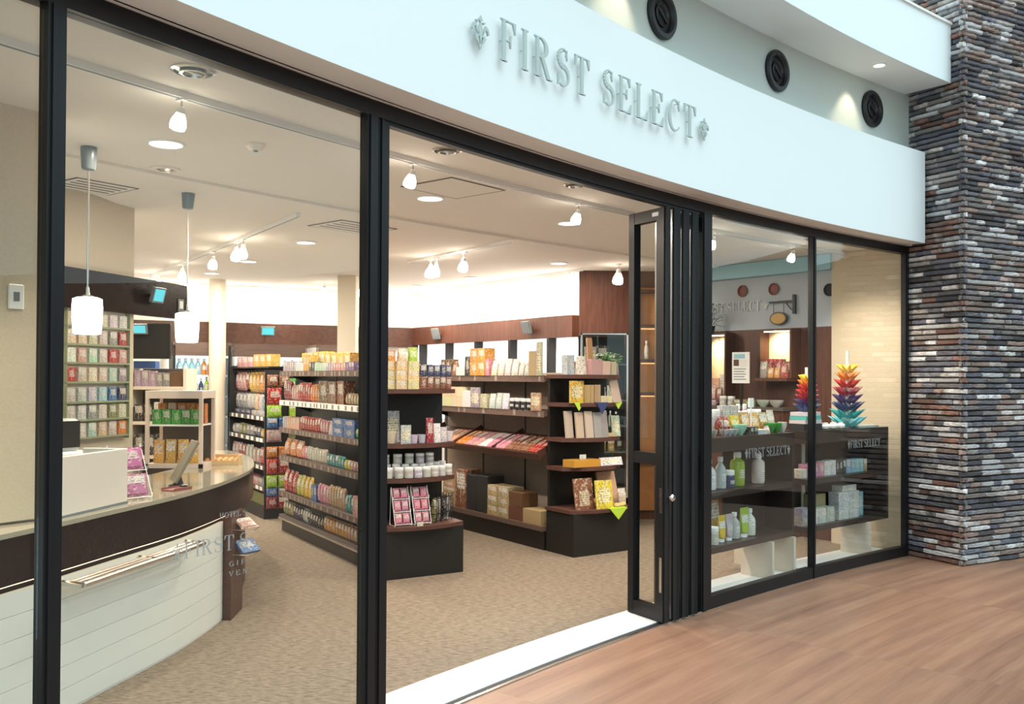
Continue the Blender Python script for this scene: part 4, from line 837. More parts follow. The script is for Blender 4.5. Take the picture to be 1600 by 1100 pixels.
def cloth(label, fr, x, z, w, h, col, y=-.052, name='cloth_corner'):
    q = fr.at(x, y, z); o = MB().prism([(-w / 2, 0), (w / 2, 0), (0, -h)], -.003, .003, T=Matrix.Rotation(pi / 2, 4, 'X')).box(-w / 2, 0, .0, w / 2, .05, .004).obj(name, 'print_plain', None, False, q, fr.rz); o.color = (*CLR[col], 1); tag(o, label, 'cloth', 'cloths hanging over shelf edges')
cloth('yellow green cloth corner hanging over the front of gift plinth top', F3, .45, .4012, .20, .10, 'lime')
cloth('yellow green cloth corner under the yellow card on second board', F3, .12, 1.3312, .10, .07, 'lime', .10); cloth('dark blue cloth corner hanging in middle of second board', F3, .34, 1.3312, .14, .10, 'navy', .045); cloth('yellow green cloth corner at outer end of second board', F3, .58, 1.3312, .09, .06, 'lime', .105)
# ------------------------------------------------------------------ hook gondola behind the counter
F1 = Frame(-2.672, 10.06, radians(31))
g1 = thing('hook_gondola', 'black hook and shelf gondola of hanging snack bags behind the counter', 'shelf unit', (F1.x, F1.y, 0), F1.rz)
MB().box(.0, .02, 0, .73, 1.62, .12).obj('base', 'black_laminate', g1); MB().box(.34, .04, .12, .38, 1.60, 1.66).obj('back_panel', 'grey_shelf', g1)
for y in (.02, .8, 1.59): MB().box(.335, y, .12, .385, y + .03, 1.70).obj('upright', 'black_metal', g1)
MB().box(.0, .012, .12, .73, .03, 1.62).obj('end_panel', 'black_laminate', g1); MB().box(.02, 1.6, .12, .73, 1.618, 1.68).obj('far_panel', 'black_laminate', g1)
for z in (1.10, .86, .56, .33): 
    sh = MB().box(.03, .05, z - .03, .34, 1.61, z).obj('shelf', 'black_metal', g1); MB().box(.018, .05, z - .04, .029, 1.61, z + .01).obj('price_rail', 'grey_shelf', sh)
    tg = MB()
    for y in (.15, .3, .52, .7, .95, 1.2, 1.4): tg.box(.016, y, z - .035, .0178, y + rnd.uniform(.06, .13), z + .006)
    tg.obj('price_tags', 'white_paint', sh)['kind'] = 'stuff'
def hooks(z, seq, nm, xx=.06):
    n = 0; y = 1.58; tot = sum(q[1] for q in seq); dy = 1.5 / tot
    for col, cnt, h, kd in seq:
        for c in range(cnt):
            yc = y - dy / 2; MB().tube([(.34, yc, z + .012), (xx, yc, z + .012), (xx - .004, yc, z + .024)], .003, 5).obj('hook', 'steel', g1)
            q = F1.at(xx + .05, yc, z - h); item(kd, col, '%s bag, %s from the far end in %s of hook gondola' % (col, ORD[n], nm), 'bag', q, F1.rz - pi / 2, (dy * .93, .07, h), nm + ' bags on hook gondola', name='snack_bag'); y -= dy; n += 1
hooks(1.60, [('rose', 3, .22, 'packet'), ('chestnut', 1, .2, 'packet'), ('gold', 2, .23, 'packet'), ('amber', 4, .23, 'packet')], 'top hook row')
hooks(1.35, [('grey', 3, .19, 'packet'), ('silver', 2, .18, 'packet'), ('peach', 1, .2, 'packet'), ('silver', 1, .22, 'packet'), ('teal', 1, .22, 'packet'), ('mint', 1, .2, 'packet')], 'second hook row')
def side1(z, seq, nm): run(F1, 'y', .04, 1.58, .07, z, seq, nm + ' of hook gondola', e_, nm + ' hook gondola goods', F1.rz - pi / 2)
side1(.86, [('packet', 'lilac', 2, .14, .12, .06), ('packet', 'olive', 2, .14, .14, .06), ('packet', 'grey', 2, .13, .13, .06), ('packet', 'navy', 2, .13, .12, .06), ('packet', 'gold', 2, .12, .11, .06)], 'second shelf')
side1(.56, [('packet', 'rose', 2, .13, .2, .06), ('packet', 'crimson', 2, .13, .2, .06), ('packet', 'silver', 2, .13, .2, .06), ('packet', 'rose', 2, .13, .18, .06), ('packet', 'red', 2, .13, .2, .06)], 'third shelf')
side1(.33, [('box', 'black', 4, .2, .10, .1), ('box', 'pink', 3, .2, .09, .1), ('box', 'grey', 2, .2, .09, .1)], 'lowest shelf')
run(F1, 'y', .05, 1.58, .1, .121, [('box', 'crimson', 3, .25, .10, .12), ('plain_box', 'olive', 3, .25, .13, .12)], 'base of hook gondola', e_, 'boxes at the base of hook gondola', F1.rz - pi / 2)
run(F1, 'y', .08, 1.58, .1, 1.10, [('box', 'navy', 3, .2, .06, .1), ('box', 'silver', 3, .2, .06, .1)], 'first shelf of hook gondola', e_, 'boxes on first shelf of hook gondola', F1.rz - pi / 2)
for ri, (col, z, h, n) in enumerate((('chestnut', 1.44, .13, 2), ('red', 1.24, .19, 1), ('lime', 1.11, .13, 1), ('blue', .985, .12, 2), ('rose', .84, .135, 1), ('orange', .67, .12, 2), ('red', .49, .17, 2), ('lime', .345, .135, 2), ('blue', .25, .09, 2), ('crimson', .115, .13, 2))):
    for c in range(n):
        w = .125 if n == 2 else .17; x = .07 + (.13 * c if n == 2 else .02); q = F1.at(x, -.03, z)
        item('packet', col, '%s bag in %s row down on the end panel, %s the aisle' % (col, ORD[ri], ('nearest' if c == 0 else 'away from')), 'bag', q, F1.rz, (w, .06, h), 'snack bags on the end panel', name='snack_bag')
for ri, (z, h) in enumerate(((1.33, .2), (1.06, .24), (.80, .24))):
    item('packet', ('green', 'lime', 'olive')[ri], '%s strip packet, %s down the inner edge of end panel' % (('green', 'lime', 'olive')[ri], ORD[ri]), 'packet', F1.at(.29, -.03, z), F1.rz, (.08, .05, h), 'strip packets on the end panel')
run(F1, 'y', .1, 1.58, .1, 1.67, [('box', 'rose', 3, .2, .12, .1), ('box', 'gold', 3, .2, .14, .1)], 'top of hook gondola', e_, 'boxes on top of hook gondola', F1.rz - pi / 2)
for o_ in list(bpy.data.objects):
    if o_.get('group') == 'boxes on top of hook gondola': o_.location.z -= .008
MB().box(.16, .06, 1.655, .34, 1.6, 1.66).obj('top_tray', 'black_metal', g1)
MB().box(.05, .06, 1.645, .34, 1.6, 1.66).obj('top_tray', 'black_metal', g1)
# ------------------------------------------------------------------ drinks coolers along the back wall
CKs = [1.02, 1.72, 2.42, 2.98]
Fb = Frame(bw(0).x, bw(0).y, atan2(-BD.y, -BD.x))            # x runs along the back wall towards the corner, y into the wall
for i, (k0, k1) in enumerate(((2.62, 3.30), (.75, 1.55), (1.60, 2.56))):
    cl = thing('drinks_cooler', 'lit open drinks cooler at the back wall, %s from the round column' % ('first' if i == 0 else ORD[i]), 'cooler', (Fb.x, Fb.y, 0), Fb.rz, 'drinks coolers')
    x0, x1 = -k1, -k0; y0, y1 = (-.25 if i == 2 else -.5), -.02
    MB().box(x0, y0, 0, x1, y1, .3).obj('base', 'black_laminate', cl); MB().box(x0, y1 - .04, .3, x1, y1, 1.93).obj('back', 'cooler_light', cl)
    for xa in (x0, x1 - .03): MB().box(xa, y0, .3, xa + .03, y1 - .04, 1.93).obj('side', 'white_paint' if i else 'black_metal', cl)
    MB().box(x0, y0, 1.80, x1, y1 - .04, 1.965).obj('header', 'shelf_taupe', cl); MB().box(x0 + .03, y0 + .02, 1.775, x1 - .03, y0 + .06, 1.80).obj('lamp', 'cooler_light', cl)
    for si, z in enumerate((.70, 1.06, 1.31, 1.565)):
        MB().box(x0 + .03, y0 + .05, z - .025, x1 - .03, y1 - .04, z).obj('shelf', 'bright_white', cl)
        if z < 1: continue
        if i == 0: seq = {1.565: [('bottle', 'sky', 4, .07, .20, .07), ('bottle', 'orange', 4, .07, .20, .07)], 1.31: [('bottle', 'white', 3, .07, .22, .07), ('bottle', 'navy', 2, .07, .22, .07), ('bottle', 'lime', 4, .07, .23, .07)], 1.06: [('bottle', 'purple', 5, .07, .22, .07), ('bottle', 'white', 3, .07, .22, .07)]}[z]
        else: seq = [('bottle', ('sky', 'white', 'amber', 'green')[(i + si) % 4], 4, .075, .2, .075), ('bottle', ('orange', 'mint', 'crimson', 'silver')[(i + si) % 4], 4, .075, .2, .075)]
        if i and z < 1.5: continue
        run(Fb, 'x', y0 + .07, x0 + .05, x1 - .05, z, seq, '%s shelf of %s drinks cooler' % ({1.565: 'top', 1.31: 'second', 1.06: 'third'}[z], ORD[i]), 'the counter side', 'bottles in the %s drinks cooler' % ORD[i], Fb.rz)
# ------------------------------------------------------------------ glass cabinet of bottles against the dark wall
gc = thing('glass_cabinet', 'tall black framed glass cabinet of bottles before the dark wood wall', 'cabinet', (.72, 9.72, 0), .0)
for x in (0, .48):
    for y in (0, .36): MB().box(x, y, 0, x + .018, y + .018, 2.02).obj('post', 'steel' if y == 0 else 'black_metal', gc)
MB().box(0, 0, 2.005, .498, .378, 2.02).obj('top_frame', 'steel', gc); MB().box(0, 0, 0, .498, .378, .3).obj('base', 'black_laminate', gc); MB().box(.018, .365, .3, .48, .375, 2.0).obj('back_panel', 'black_laminate', gc)
for z in (1.70, 1.32, 1.05, .78): MB().box(.018, .012, z - .01, .48, .364, z).obj('shelf', 'screen_grey', gc)
MB().box(.02, .004, .32, .478, .009, 2.0).obj('front_pane', 'glass_clear', gc)
FG = Frame(.72, 9.72, 0)
for z, seq in ((1.05, [('bottle', 'black', 2, .05, .2, .05), ('bottle', 'gold', 1, .05, .22, .05), ('bottle', 'silver', 2, .04, .16, .04), ('bottle', 'navy', 1, .05, .15, .05)]), (1.32, [('box', 'silver', 2, .06, .19, .05), ('bottle', 'silver', 2, .03, .14, .03), ('card', 'white', 1, .07, .15, .01)]), (.78, [('bottle', 'olive', 2, .06, .2, .06), ('jar', 'gold', 2, .07, .12, .07), ('bottle', 'black', 1, .06, .2, .06)]), (1.70, [('card', 'silver', 1, .10, .18, .012), ('box', 'black', 1, .1, .2, .08), ('card', 'white', 1, .05, .1, .01)])):
    run(FG, 'x', .06, .04, .46, z, seq, '%s shelf of glass cabinet' % {1.05: 'third', 1.32: 'second', .78: 'lowest', 1.70: 'top'}[z], 'its aisle side', 'goods in the glass cabinet', 0)
# lit niche shelf cabinet in the dark wall, seen through the folded door leaf
nc = thing('niche_cabinet', 'amber lit built-in niche shelf in the dark wall behind folded doors', 'cabinet', (1.36, 10.12, 0), .08)
MB().box(0, 0, .0, .03, .10, 2.60).obj('side', 'wood_dark', nc); MB().box(.55, 0, 0, .58, .10, 2.60).obj('side', 'wood_dark', nc); MB().box(.03, .085, .1, .55, .10, 2.55).obj('back', 'amber_wood', nc)
for z in (2.52, 2.14, 1.76, 1.40, .68): MB().box(.03, 0.0, z - .035, .55, .084, z).obj('shelf', 'wood_dark', nc)
for z in (2.10, 1.72, 1.36): MB().box(.06, .05, z - .012, .52, .07, z).obj('shelf_lamp', 'niche_strip', nc)
item('bottle', 'white', 'white bottle standing on third shelf of the amber lit niche', 'bottle', (1.47, 10.16, 1.761), 0, (.05, .05, .2)); item('bottle', 'amber', 'amber bottle standing on fourth shelf of the amber lit niche', 'bottle', (1.60, 10.16, 1.401), 0, (.05, .05, .22)); item('flask', 'gold', 'gold flask standing on fourth shelf of the amber lit niche', 'flask', (1.72, 10.17, 1.401), 0, (.06, .06, .2))
# ================================================================== CASH COUNTER
CF = [(-2.31, 3.25), (-2.19, 3.60), (-2.12, 3.93), (-2.052, 4.24), (-1.975, 4.65), (-1.905, 5.0), (-1.862, 5.3), (-1.838, 5.65), (-1.832, 5.91)]
CT = CF + [(-1.838, 6.15), (-1.85, 6.35), (-1.885, 6.65), (-1.99, 7.1), (-2.2, 7.7), (-2.55, 8.3)]
def dense(pts, n=4):                 # Catmull-Rom through the measured points
    out = []; P_ = [pts[0]] + list(pts) + [pts[-1]]
    for i in range(1, len(P_) - 2):
        a, b_, c, d = P_[i - 1], P_[i], P_[i + 1], P_[i + 2]
        for k in range(n):
            t = k / n; out.append(tuple(.5 * (2 * b_[j] + (c[j] - a[j]) * t + (2 * a[j] - 5 * b_[j] + 4 * c[j] - d[j]) * t * t + (3 * b_[j] - a[j] - 3 * c[j] + d[j]) * t ** 3) for j in (0, 1)))
    out.append(tuple(pts[-1])); return out
def offs(pts, o):
    out = []
    for i, p in enumerate(pts):
        a, b_ = pts[max(0, i - 1)], pts[min(len(pts) - 1, i + 1)]; dx, dy = b_[0] - a[0], b_[1] - a[1]; l = hypot(dx, dy); out.append((p[0] + dy / l * o, p[1] - dx / l * o))
    return out
DF, DT = dense(CF), dense(CT)
ct = thing('cash_counter', 'curved cash counter with white boards, dark wood band and glossy stone top', 'counter')
for i in range(6): MB().strip(DF, offs(DF, -.02), .012 + .1035 * i, .012 + .1035 * i + .0995).obj('board', 'counter_board', ct)
MB().strip(offs(DF, -.004), offs(DF, -.03), .0, .62).obj('board_backing', 'soffit_paint', ct)
MB().strip(offs(DT, .018), offs(DT, -.03), .665, .866).obj('fascia_band', 'wood_counter', ct)
MB().strip(offs(DF, .012), offs(DF, .003), .661, .665).obj('strip_lamp', 'warm_strip', ct)
rear = [(-3.0, 8.2), (-2.62, 7.4), (-2.40, 6.9), (-2.42, 6.3), (-2.50, 5.3), (-2.62, 4.6), (-2.72, 4.2), (-2.95, 3.55)]
top_ = offs(DT, .022) + rear
MB().prism(top_, .866, .888).obj('countertop', 'granite_top', ct)
MB().prism(offs(DF, -.04) + [(-2.45, 5.9), (-2.50, 5.3), (-2.62, 4.6), (-2.72, 4.2), (-2.9, 3.6)], .0, .66).obj('carcass', 'black_laminate', ct)
MB().prism([(-1.834, 5.915), (-1.775, 5.90), (-1.795, 6.22), (-1.86, 6.3), (-2.0, 6.3), (-2.0, 5.915)], 0, .664).obj('end_post', 'wood_brown', ct)
MB().prism([(-2.0, 6.3), (-1.9, 6.3), (-1.93, 6.65), (-2.03, 7.1), (-2.24, 7.65), (-2.55, 8.2), (-2.9, 8.1), (-2.45, 7.0)], 0, .664).obj('carcass', 'wood_brown', ct)
br_ = thing('bag_rail', 'polished steel bag rail of three tubes fixed to the counter front', 'rail', (-1.95, 4.7, 0))
def rail_pts(o, z, i0, i1): q = offs(DF, o); return [(q[i][0] + 1.95, q[i][1] - 4.7, z) for i in range(i0, i1)]
i0, i1 = 12, 25
for o, z, r in ((.115, .600, .014), (.075, .606, .010), (.04, .606, .010)): MB().tube(rail_pts(o, z, i0, i1), r, 10).obj('tube', 'steel', br_, True)
for i in (12, 18, 24):
    a, b_, c = (offs(DF, q)[i] for q in (-.0, .05, .115)); MB().tube([(a[0] + 1.95, a[1] - 4.7, .606), (b_[0] + 1.95, b_[1] - 4.7, .604), (c[0] + 1.95, c[1] - 4.7, .600)], .013, 10).obj('bracket', 'steel', br_, True)
CTOP = .8885
pb = thing('counter_screen', 'low white privacy board standing along the counter front edge', 'screen board', (-2.085, 4.26, CTOP), atan2(4.83 - 4.26, -1.995 + 2.085))
MB().bbox(0, 0, .0, .577, .02, .285, .003).obj('board', 'board_blush', pb); MB().bbox(.55, .021, 0, .57, .24, .285, .003).obj('return', 'counter_board', pb); MB().box(0, -.004, 0, .577, .024, .012).obj('foot', 'screen_grey', pb)
rg = thing('cash_register', 'pale grey cash register with black edged display behind the white board', 'register', (-2.50, 4.92, CTOP), radians(60))
MB().bbox(-.17, -.18, 0, .17, .18, .26, .012).obj('body', 'counter_board', rg)
MB().bbox(-.14, -.13, .262, .14, .13, .43, .01).obj('screen_housing', 'counter_board', rg); MB().box(-.12, -.145, .28, .135, -.131, .42).obj('display', 'black_laminate', rg)
FCT = Frame(-1.99, 5.03, radians(75))
wire_stand('white wire stand of magenta packets on the counter beside the board', Frame(-2.06, 5.0, 0), 0, 0, CTOP, radians(52), 'magenta', .19, 2, .14, '%s tier magenta packet, %s in the counter wire stand', depth=.14, n=1)
tb_s = thing('tablet_stand', 'tilted flat display panel on a dark stand on the counter', 'display', (-2.0, 5.58, CTOP), radians(-62))
MB().lathe([(.055, 0), (.057, .008), (.03, .014), (.02, .05), (.012, .07)], 18).obj('stand', 'black_metal', tb_s, True)
pn_ = MB().bbox(-.11, -.008, 0, .11, .008, .27, .003).obj('panel', 'tablet_back', tb_s); pn_.location = (0, -.03, .03); pn_.rotation_euler = (radians(-28), 0, 0)
ty = thing('coin_tray', 'small reddish coin tray near front edge of the counter', 'tray', (-1.945, 5.40, CTOP), radians(70))
MB().bbox(-.075, -.05, 0, .075, .05, .008, .003).obj('base', 'red_vent', ty); MB().box(-.075, -.05, .008, .075, -.044, .016).obj('rim', 'red_vent', ty); MB().box(-.075, .044, .008, .075, .05, .016).obj('rim', 'red_vent', ty)
bb = thing('bread_basket', 'shallow open wicker basket of long bread sticks at back of the counter', 'basket', (-2.18, 6.98, CTOP), radians(8))
for a, b_, c, d, nm in ((-.14, -.09, .14, -.082, 'side'), (-.14, .082, .14, .09, 'side'), (-.14, -.082, -.132, .082, 'end'), (.132, -.082, .14, .082, 'end')): MB().box(a, b_, 0, c, d, .07 if nm == 'end' or b_ > 0 else .035).obj(nm, 'basket_wicker', bb)
MB().box(-.132, -.082, 0, .132, .082, .006).obj('base', 'basket_wicker', bb)
for i in range(6):
    q = Frame(-2.18, 6.98, radians(8)).at(-.105 + .042 * i, 0, CTOP + .025); o = MB().tube([(0, -.07, 0), (.008, -.03, .008), (.01, .03, .008), (0, .07, 0)], [.012, .019, .019, .012], 10).obj('bread_stick', 'bread', None, True, q, radians(8)); tag(o, 'golden bread stick, %s along the counter basket' % ORD[i], 'bread', 'bread sticks in the counter basket')
vc = thing('display_case', 'pale pink framed display case of green and tan packets behind counter', 'case', (-2.63, 6.66, CTOP), 0.0)
for x in (0, .385): MB().box(x, 0, 0, x + .025, .025, .50).obj('post', 'case_pink', vc); MB().box(x, .275, 0, x + .025, .30, .50).obj('post', 'case_pink', vc)
MB().box(0, 0, .50, .41, .30, .555).obj('top', 'case_pink', vc); MB().box(0, 0, 0, .41, .30, .03).obj('base', 'case_pink', vc); MB().box(.025, .01, .30, .385, .29, .312).obj('shelf', 'bright_white', vc); MB().box(.01, .285, .03, .40, .295, .5).obj('back', 'grey_shelf', vc)
FV = Frame(-2.63, 6.66, 0)
run(FV, 'x', .05, .03, .38, CTOP + .3125, [('box', 'green', 5, .065, .105, .06)], 'upper shelf of the pink framed case', 'the register side', 'green boxes in the display case', 0)
run(FV, 'x', .16, .03, .38, CTOP + .3125, [('box', 'orange', 5, .065, .15, .06)], 'back of upper shelf in the pink framed case', 'the register side', 'orange boxes in the display case', 0)
run(FV, 'x', .05, .03, .38, CTOP + .031, [('pouch', 'gold', 4, .08, .17, .06)], 'base of the pink framed case', 'the register side', 'tan pouches in the display case', 0)
lh = thing('leaflet_rack', 'small wire rack of leaflets fixed to the dark counter end post', 'rack', (-1.797, 6.05, .40), 0)
for z in (.16, .0): MB().tube([(0, -.07, z), (.14, -.07, z), (.14, .07, z), (0, .07, z)], .003, 6).obj('wire_tier', 'steel', lh)
item('packet', 'rose', 'pink and white packet in upper tier of the counter leaflet rack', 'packet', (-1.70, 6.06, .563), radians(60), (.15, .03, .10), None, radians(-55)); item('box', 'blue', 'blue and white card pack in lower tier of the counter leaflet rack', 'card pack', (-1.69, 6.06, .404), radians(60), (.15, .02, .11), None, radians(-50))
# tobacco rack on the wall behind the counter
Fr = Frame(rw(1.58).x, rw(1.58).y, atan2(RD.y, RD.x))        # x along the wall, -y out into the shop
rk = thing('cigarette_rack', 'clear wall rack of small cartons in seven rows behind the counter', 'rack', (Fr.x, Fr.y, 0), Fr.rz)
MB().box(0, -.008, 1.12, .60, -.001, 1.99).obj('back_sheet', 'cream_laminate', rk)
mat('acrylic_edge', (.30, .34, .22), .25)
RZ = [1.868, 1.75, 1.63, 1.505, 1.376, 1.26, 1.144]
for z in RZ: MB().box(0, -.05, z - .006, .60, -.008, z).obj('shelf', 'acrylic_edge', rk); MB().box(0, -.052, z, .60, -.050, z + .007).obj('lip', 'acrylic_edge', rk)
for x in (0, .598): MB().box(x, -.05, 1.12, x + .003, -.008, 1.99).obj('side', 'acrylic_edge', rk)
RC = ['cream cream cream cream white white', 'cream cream cream pale grey red', 'white rose mint pale red rose', 'red cream cream cream mint grey', 'pale pale silver sky blue navy', 'pale pale grey pale olive cream', 'pale pale mint peach pale orange']
for r, z in enumerate(RZ):
    for c, col in enumerate(RC[r].split()):
        item('box', col, '%s carton, %s from the glass, %s row down in counter wall rack' % (col, ORD[c], ORD[r]), 'carton', Fr.at(.05 + .098 * c, -.028, z + .0008), Fr.rz, (.074, .03, .096 if r else .09), 'cartons in the counter wall rack', name='carton')
# shelf of goods and dark screen beyond the rack wall
bs = thing('back_shelf_unit', 'pale back shelf of packets beneath the black panel beyond the counter', 'shelf unit', (-3.62, 8.75, 0), 0.0)
MB().box(0, 0, 0, .03, .3, 1.62).obj('side', 'column_cream', bs); MB().box(.52, 0, 0, .55, .3, 1.62).obj('side', 'column_cream', bs); MB().box(.03, .28, .02, .52, .3, 1.62).obj('back', 'grey_shelf', bs)
for z in (1.45, 1.12, .8, .4): MB().box(.03, .0, z - .03, .52, .279, z).obj('shelf', 'column_cream', bs)
FB = Frame(-3.62, 8.75, 0)
run(FB, 'x', .02, .05, .50, 1.4505, [('box', 'lilac', 3, .07, .15, .06), ('box', 'grey', 2, .07, .13, .06), ('plain_box', 'brown', 1, .12, .14, .1)], 'top shelf of the back shelf unit', 'the rack wall', 'packets on the back shelf unit', 0)
run(FB, 'x', .02, .05, .50, 1.1205, [('box', 'black', 2, .1, .16, .06), ('box', 'white', 2, .07, .18, .06), ('box', 'chestnut', 2, .07, .12, .06)], 'second shelf of the back shelf unit', 'the rack wall', 'boxes on the back shelf unit', 0)
run(FB, 'x', .02, .05, .50, .8005, [('box', 'black', 3, .1, .2, .06), ('box', 'grey', 2, .07, .18, .06)], 'third shelf of the back shelf unit', 'the rack wall', 'dark boxes on the back shelf unit', 0)
item('plain_box', 'blue', 'blue box lying on top of the back shelf unit', 'box', FB.at(.12, .14, 1.621), .1, (.2, .15, .07))
bp_ = thing('black_panel', 'large black hanging panel above the back shelf unit', 'panel', (-3.62, 8.72, 1.71), 0)
MB().bbox(0, -.03, 0, .42, .0, .33, .006).obj('casing', 'black_laminate', bp_); MB().box(.02, -.036, .02, .40, -.0305, .31).obj('face', 'dark_hole', bp_); MB().box(.19, -.001, .05, .23, .29, .09).obj('wall_arm', 'black_metal', bp_)
def monitor(label, loc, rz, w, h, on=True, tilt=15):
    m_ = thing('monitor', label, 'monitor', loc, rz, 'small wall monitors')
    R_ = Matrix.Rotation(radians(tilt), 4, 'X'); T = Matrix.Translation((0, -.06, 0)) @ R_
    MB().box(-w / 2 - .012, -.012, -h / 2 - .012, w / 2 + .012, .012, h / 2 + .012, T=T).obj('casing', 'screen_grey', m_)
    MB().box(-w / 2, -.0145, -h / 2, w / 2, -.0122, h / 2, T=T).obj('screen', 'screen_on' if on else 'screen_grey', m_)
    MB().tube([(0, -.045, 0), (0, -.002, 0)], .01, 8).obj('arm', 'black_metal', m_)
monitor('small turquoise monitor on the dark band above the counter rack', rw(RL + .09, .071) + Vector((0, 0, 2.125)), Fr.rz, .105, .085)
monitor('small turquoise monitor on the black panel above the back shelf', Vector((-3.46, 8.683, 1.985)), 0, .11, .07)
monitor('small turquoise monitor on brown band of the back wall', bw(2.1, .101) + Vector((0, 0, 2.14)), Fb.rz, .15, .09)
azw = atan2(-WD.y, -WD.x)
monitor('small grey monitor on cove wall band towards the corner', wp(2.8, .101) + Vector((0, 0, 2.13)), azw, .14, .12, False); monitor('small grey monitor on cove wall band near dark wood wall', wp(.755, .101) + Vector((0, 0, 2.13)), azw, .13, .12, False)
pn = thing('notice_plate', 'small square pale notice plate at the end of the counter band', 'sign', rw(RL + .44, .0715) + Vector((0, 0, 2.08)), Fr.rz)
MB().bbox(-.035, -.006, -.045, .035, 0, .045, .002).obj('plate', 'screen_grey', pn); MB().box(-.02, -.009, -.025, .02, -.0062, .03).obj('print', 'white_paint', pn)
# ================================================================== DISPLAY WINDOWS
def wframe(s0, s1, d):
    a, b_ = P(s0, d), P(s1, d); return Frame(a.x, a.y, atan2(b_.y - a.y, b_.x - a.x)), (b_ - a).length
FW1, LW1 = wframe(2.11, 3.36, .105); FW2, LW2 = wframe(3.53, 4.82, .105)
for nm, s0, s1 in (('first', 2.075, 3.38), ('second', 3.505, 4.84)):
    o = MB().strip(arc_pts(s0, s1, .101), arc_pts(s0, s1, .37), 0, .05).obj('floor_plinth', 'threshold_white'); struct(o)
def display_unit(label, F, L, bx, supports, right, zs=(.375, .755)):
    u = thing('display_unit', label, 'display shelf', (F.x, F.y, .0), F.rz)
    MB().box(0, 0, 1.035, L, .235, 1.135).obj('top', 'wood_shelf_dark', u)
    for z in zs: MB().box(0, 0, z - .045, L - .03, .235, z).obj('shelf', 'wood_shelf_dark', u)
    MB().box(L - .03, 0, zs[0] - .045, L, .235, 1.035).obj('end_panel', 'wood_shelf_dark', u)
    MB().box(bx, .236, zs[0] - .045, L, .25, 1.135).obj('back_panel', 'wood_shelf_dark', u)
    for x in supports: MB().box(x, -.03, .05, x + .03, .24, zs[0] - .046).obj('support', 'cream_laminate', u)
    return u
wood('wood_shelf_dark', (.030, .021, .018), (.048, .033, .027), .35)
display_unit('dark wood display shelf of toiletries in window nearest the folded doors', FW1, LW1, .62, (.88, 1.20), True)
u2 = display_unit('dark wood display shelf of small boxes in window nearest the stone pillar', FW2, LW2, .0, (.92,), True)
MB().box(.30, .225, .38, .345, .2355, 1.03).obj('post', 'cream_laminate', u2)
pr = MB().box(L_x := LW1 - .06, .26, .05, LW1 + .0, .50, .40).obj('support', 'cream_laminate', None); pr.location = (FW1.x, FW1.y, 0); pr.rotation_euler = (0, 0, FW1.rz); tag(pr, 'low beige side panel standing behind the toiletries display shelf', 'panel'); pr.name = 'side_board'
E1 = 'the folded doors'
def w1(z, seq, nm, y=.05, a=.03, b=LW1 - .05): return run(FW1, 'x', y, a, b, z, seq, nm, E1, nm.split(' of ')[0] + ' goods in window of toiletries', FW1.rz)
def w2_(z, seq, nm, y=.05, a=.03, b=LW2 - .05): return run(FW2, 'x', y, a, b, z, seq, nm, 'the mullion', nm.split(' of ')[0] + ' goods in window of cranes', FW2.rz)
w1(.7555, [('tube', 'sky', 1, .10, .24, .06), ('bottle', 'white', 1, .12, .22, .11), ('bottle', 'silver', 1, .085, .23, .085), ('jar', 'navy', 1, .085, .13, .085), ('flask', 'lime', 1, .12, .25, .11)], 'middle shelf of toiletries display', .06, .05, .80)
w1(.7555, [('flask', 'white', 1, .11, .23, .10)], 'outer part of middle shelf, toiletries display', .05, .84, .95)
w1(.3755, [('jar', 'mint', 1, .10, .14, .09), ('jar', 'pale', 1, .10, .13, .09)], 'front of low shelf, toiletries display', .02, .04, .30)
w1(.3755, [('tube', 'yellow', 1, .08, .2, .05), ('tube', 'silver', 1, .08, .2, .05), ('bottle', 'pale', 1, .085, .20, .085), ('tube', 'lime', 1, .09, .22, .05), ('bottle', 'white', 1, .09, .2, .09)], 'low shelf of toiletries display', .06, .33, .84)
w1(.3755, [('box', 'lime', 1, .26, .08, .12)], 'back of low shelf, toiletries display', .115, .02, .27)
item('pouch', 'yellow', 'large yellow pouch standing at back of low toiletries shelf', 'pouch', FW1.at(.40, .18, .3758), FW1.rz, (.17, .08, .30))
item('plain_box', 'cream', 'large yellow topped box at back of middle toiletries shelf', 'box', FW1.at(.16, .18, .7558), FW1.rz, (.26, .09, .24))
ZT = 1.1355
cs_ = thing('glass_showcase', 'low glass showcase of small white trinkets on the toiletries display', 'showcase', FW1.at(.0, .02, ZT), FW1.rz)
for x in (.004, .30):
    for y in (.0, .17): MB().box(x, y, 0, x + .008, y + .008, .14).obj('post', 'steel', cs_)
MB().box(0, 0, .14, .312, .18, .146).obj('top_pane', 'glass_clear', cs_); MB().box(.012, .002, .0, .30, .005, .14).obj('front_pane', 'glass_clear', cs_)
run(FW1, 'x', .05, .03, .29, ZT, [('box', 'white', 3, .06, .05, .05), ('bowl', 'silver', 2, .06, .05, .06)], 'front row of the glass showcase', E1, 'trinkets in the glass showcase', FW1.rz)
run(FW1, 'x', .12, .03, .29, ZT, [('jar', 'pale', 2, .06, .09, .06), ('box', 'silver', 2, .06, .09, .05)], 'back row of the glass showcase', E1, 'rear trinkets in the glass showcase', FW1.rz)
w1(ZT, [('bowl', 'silver', 3, .07, .05, .07), ('bowl', 'mint', 1, .14, .08, .1), ('box', 'black', 2, .06, .06, .06), ('box', 'white', 2, .07, .035, .06), ('pouch', 'rose', 1, .07, .06, .06), ('bowl', 'green', 2, .10, .075, .09), ('bowl', 'white', 1, .07, .08, .07)], 'front row on top of toiletries display', .02, .33, 1.20)
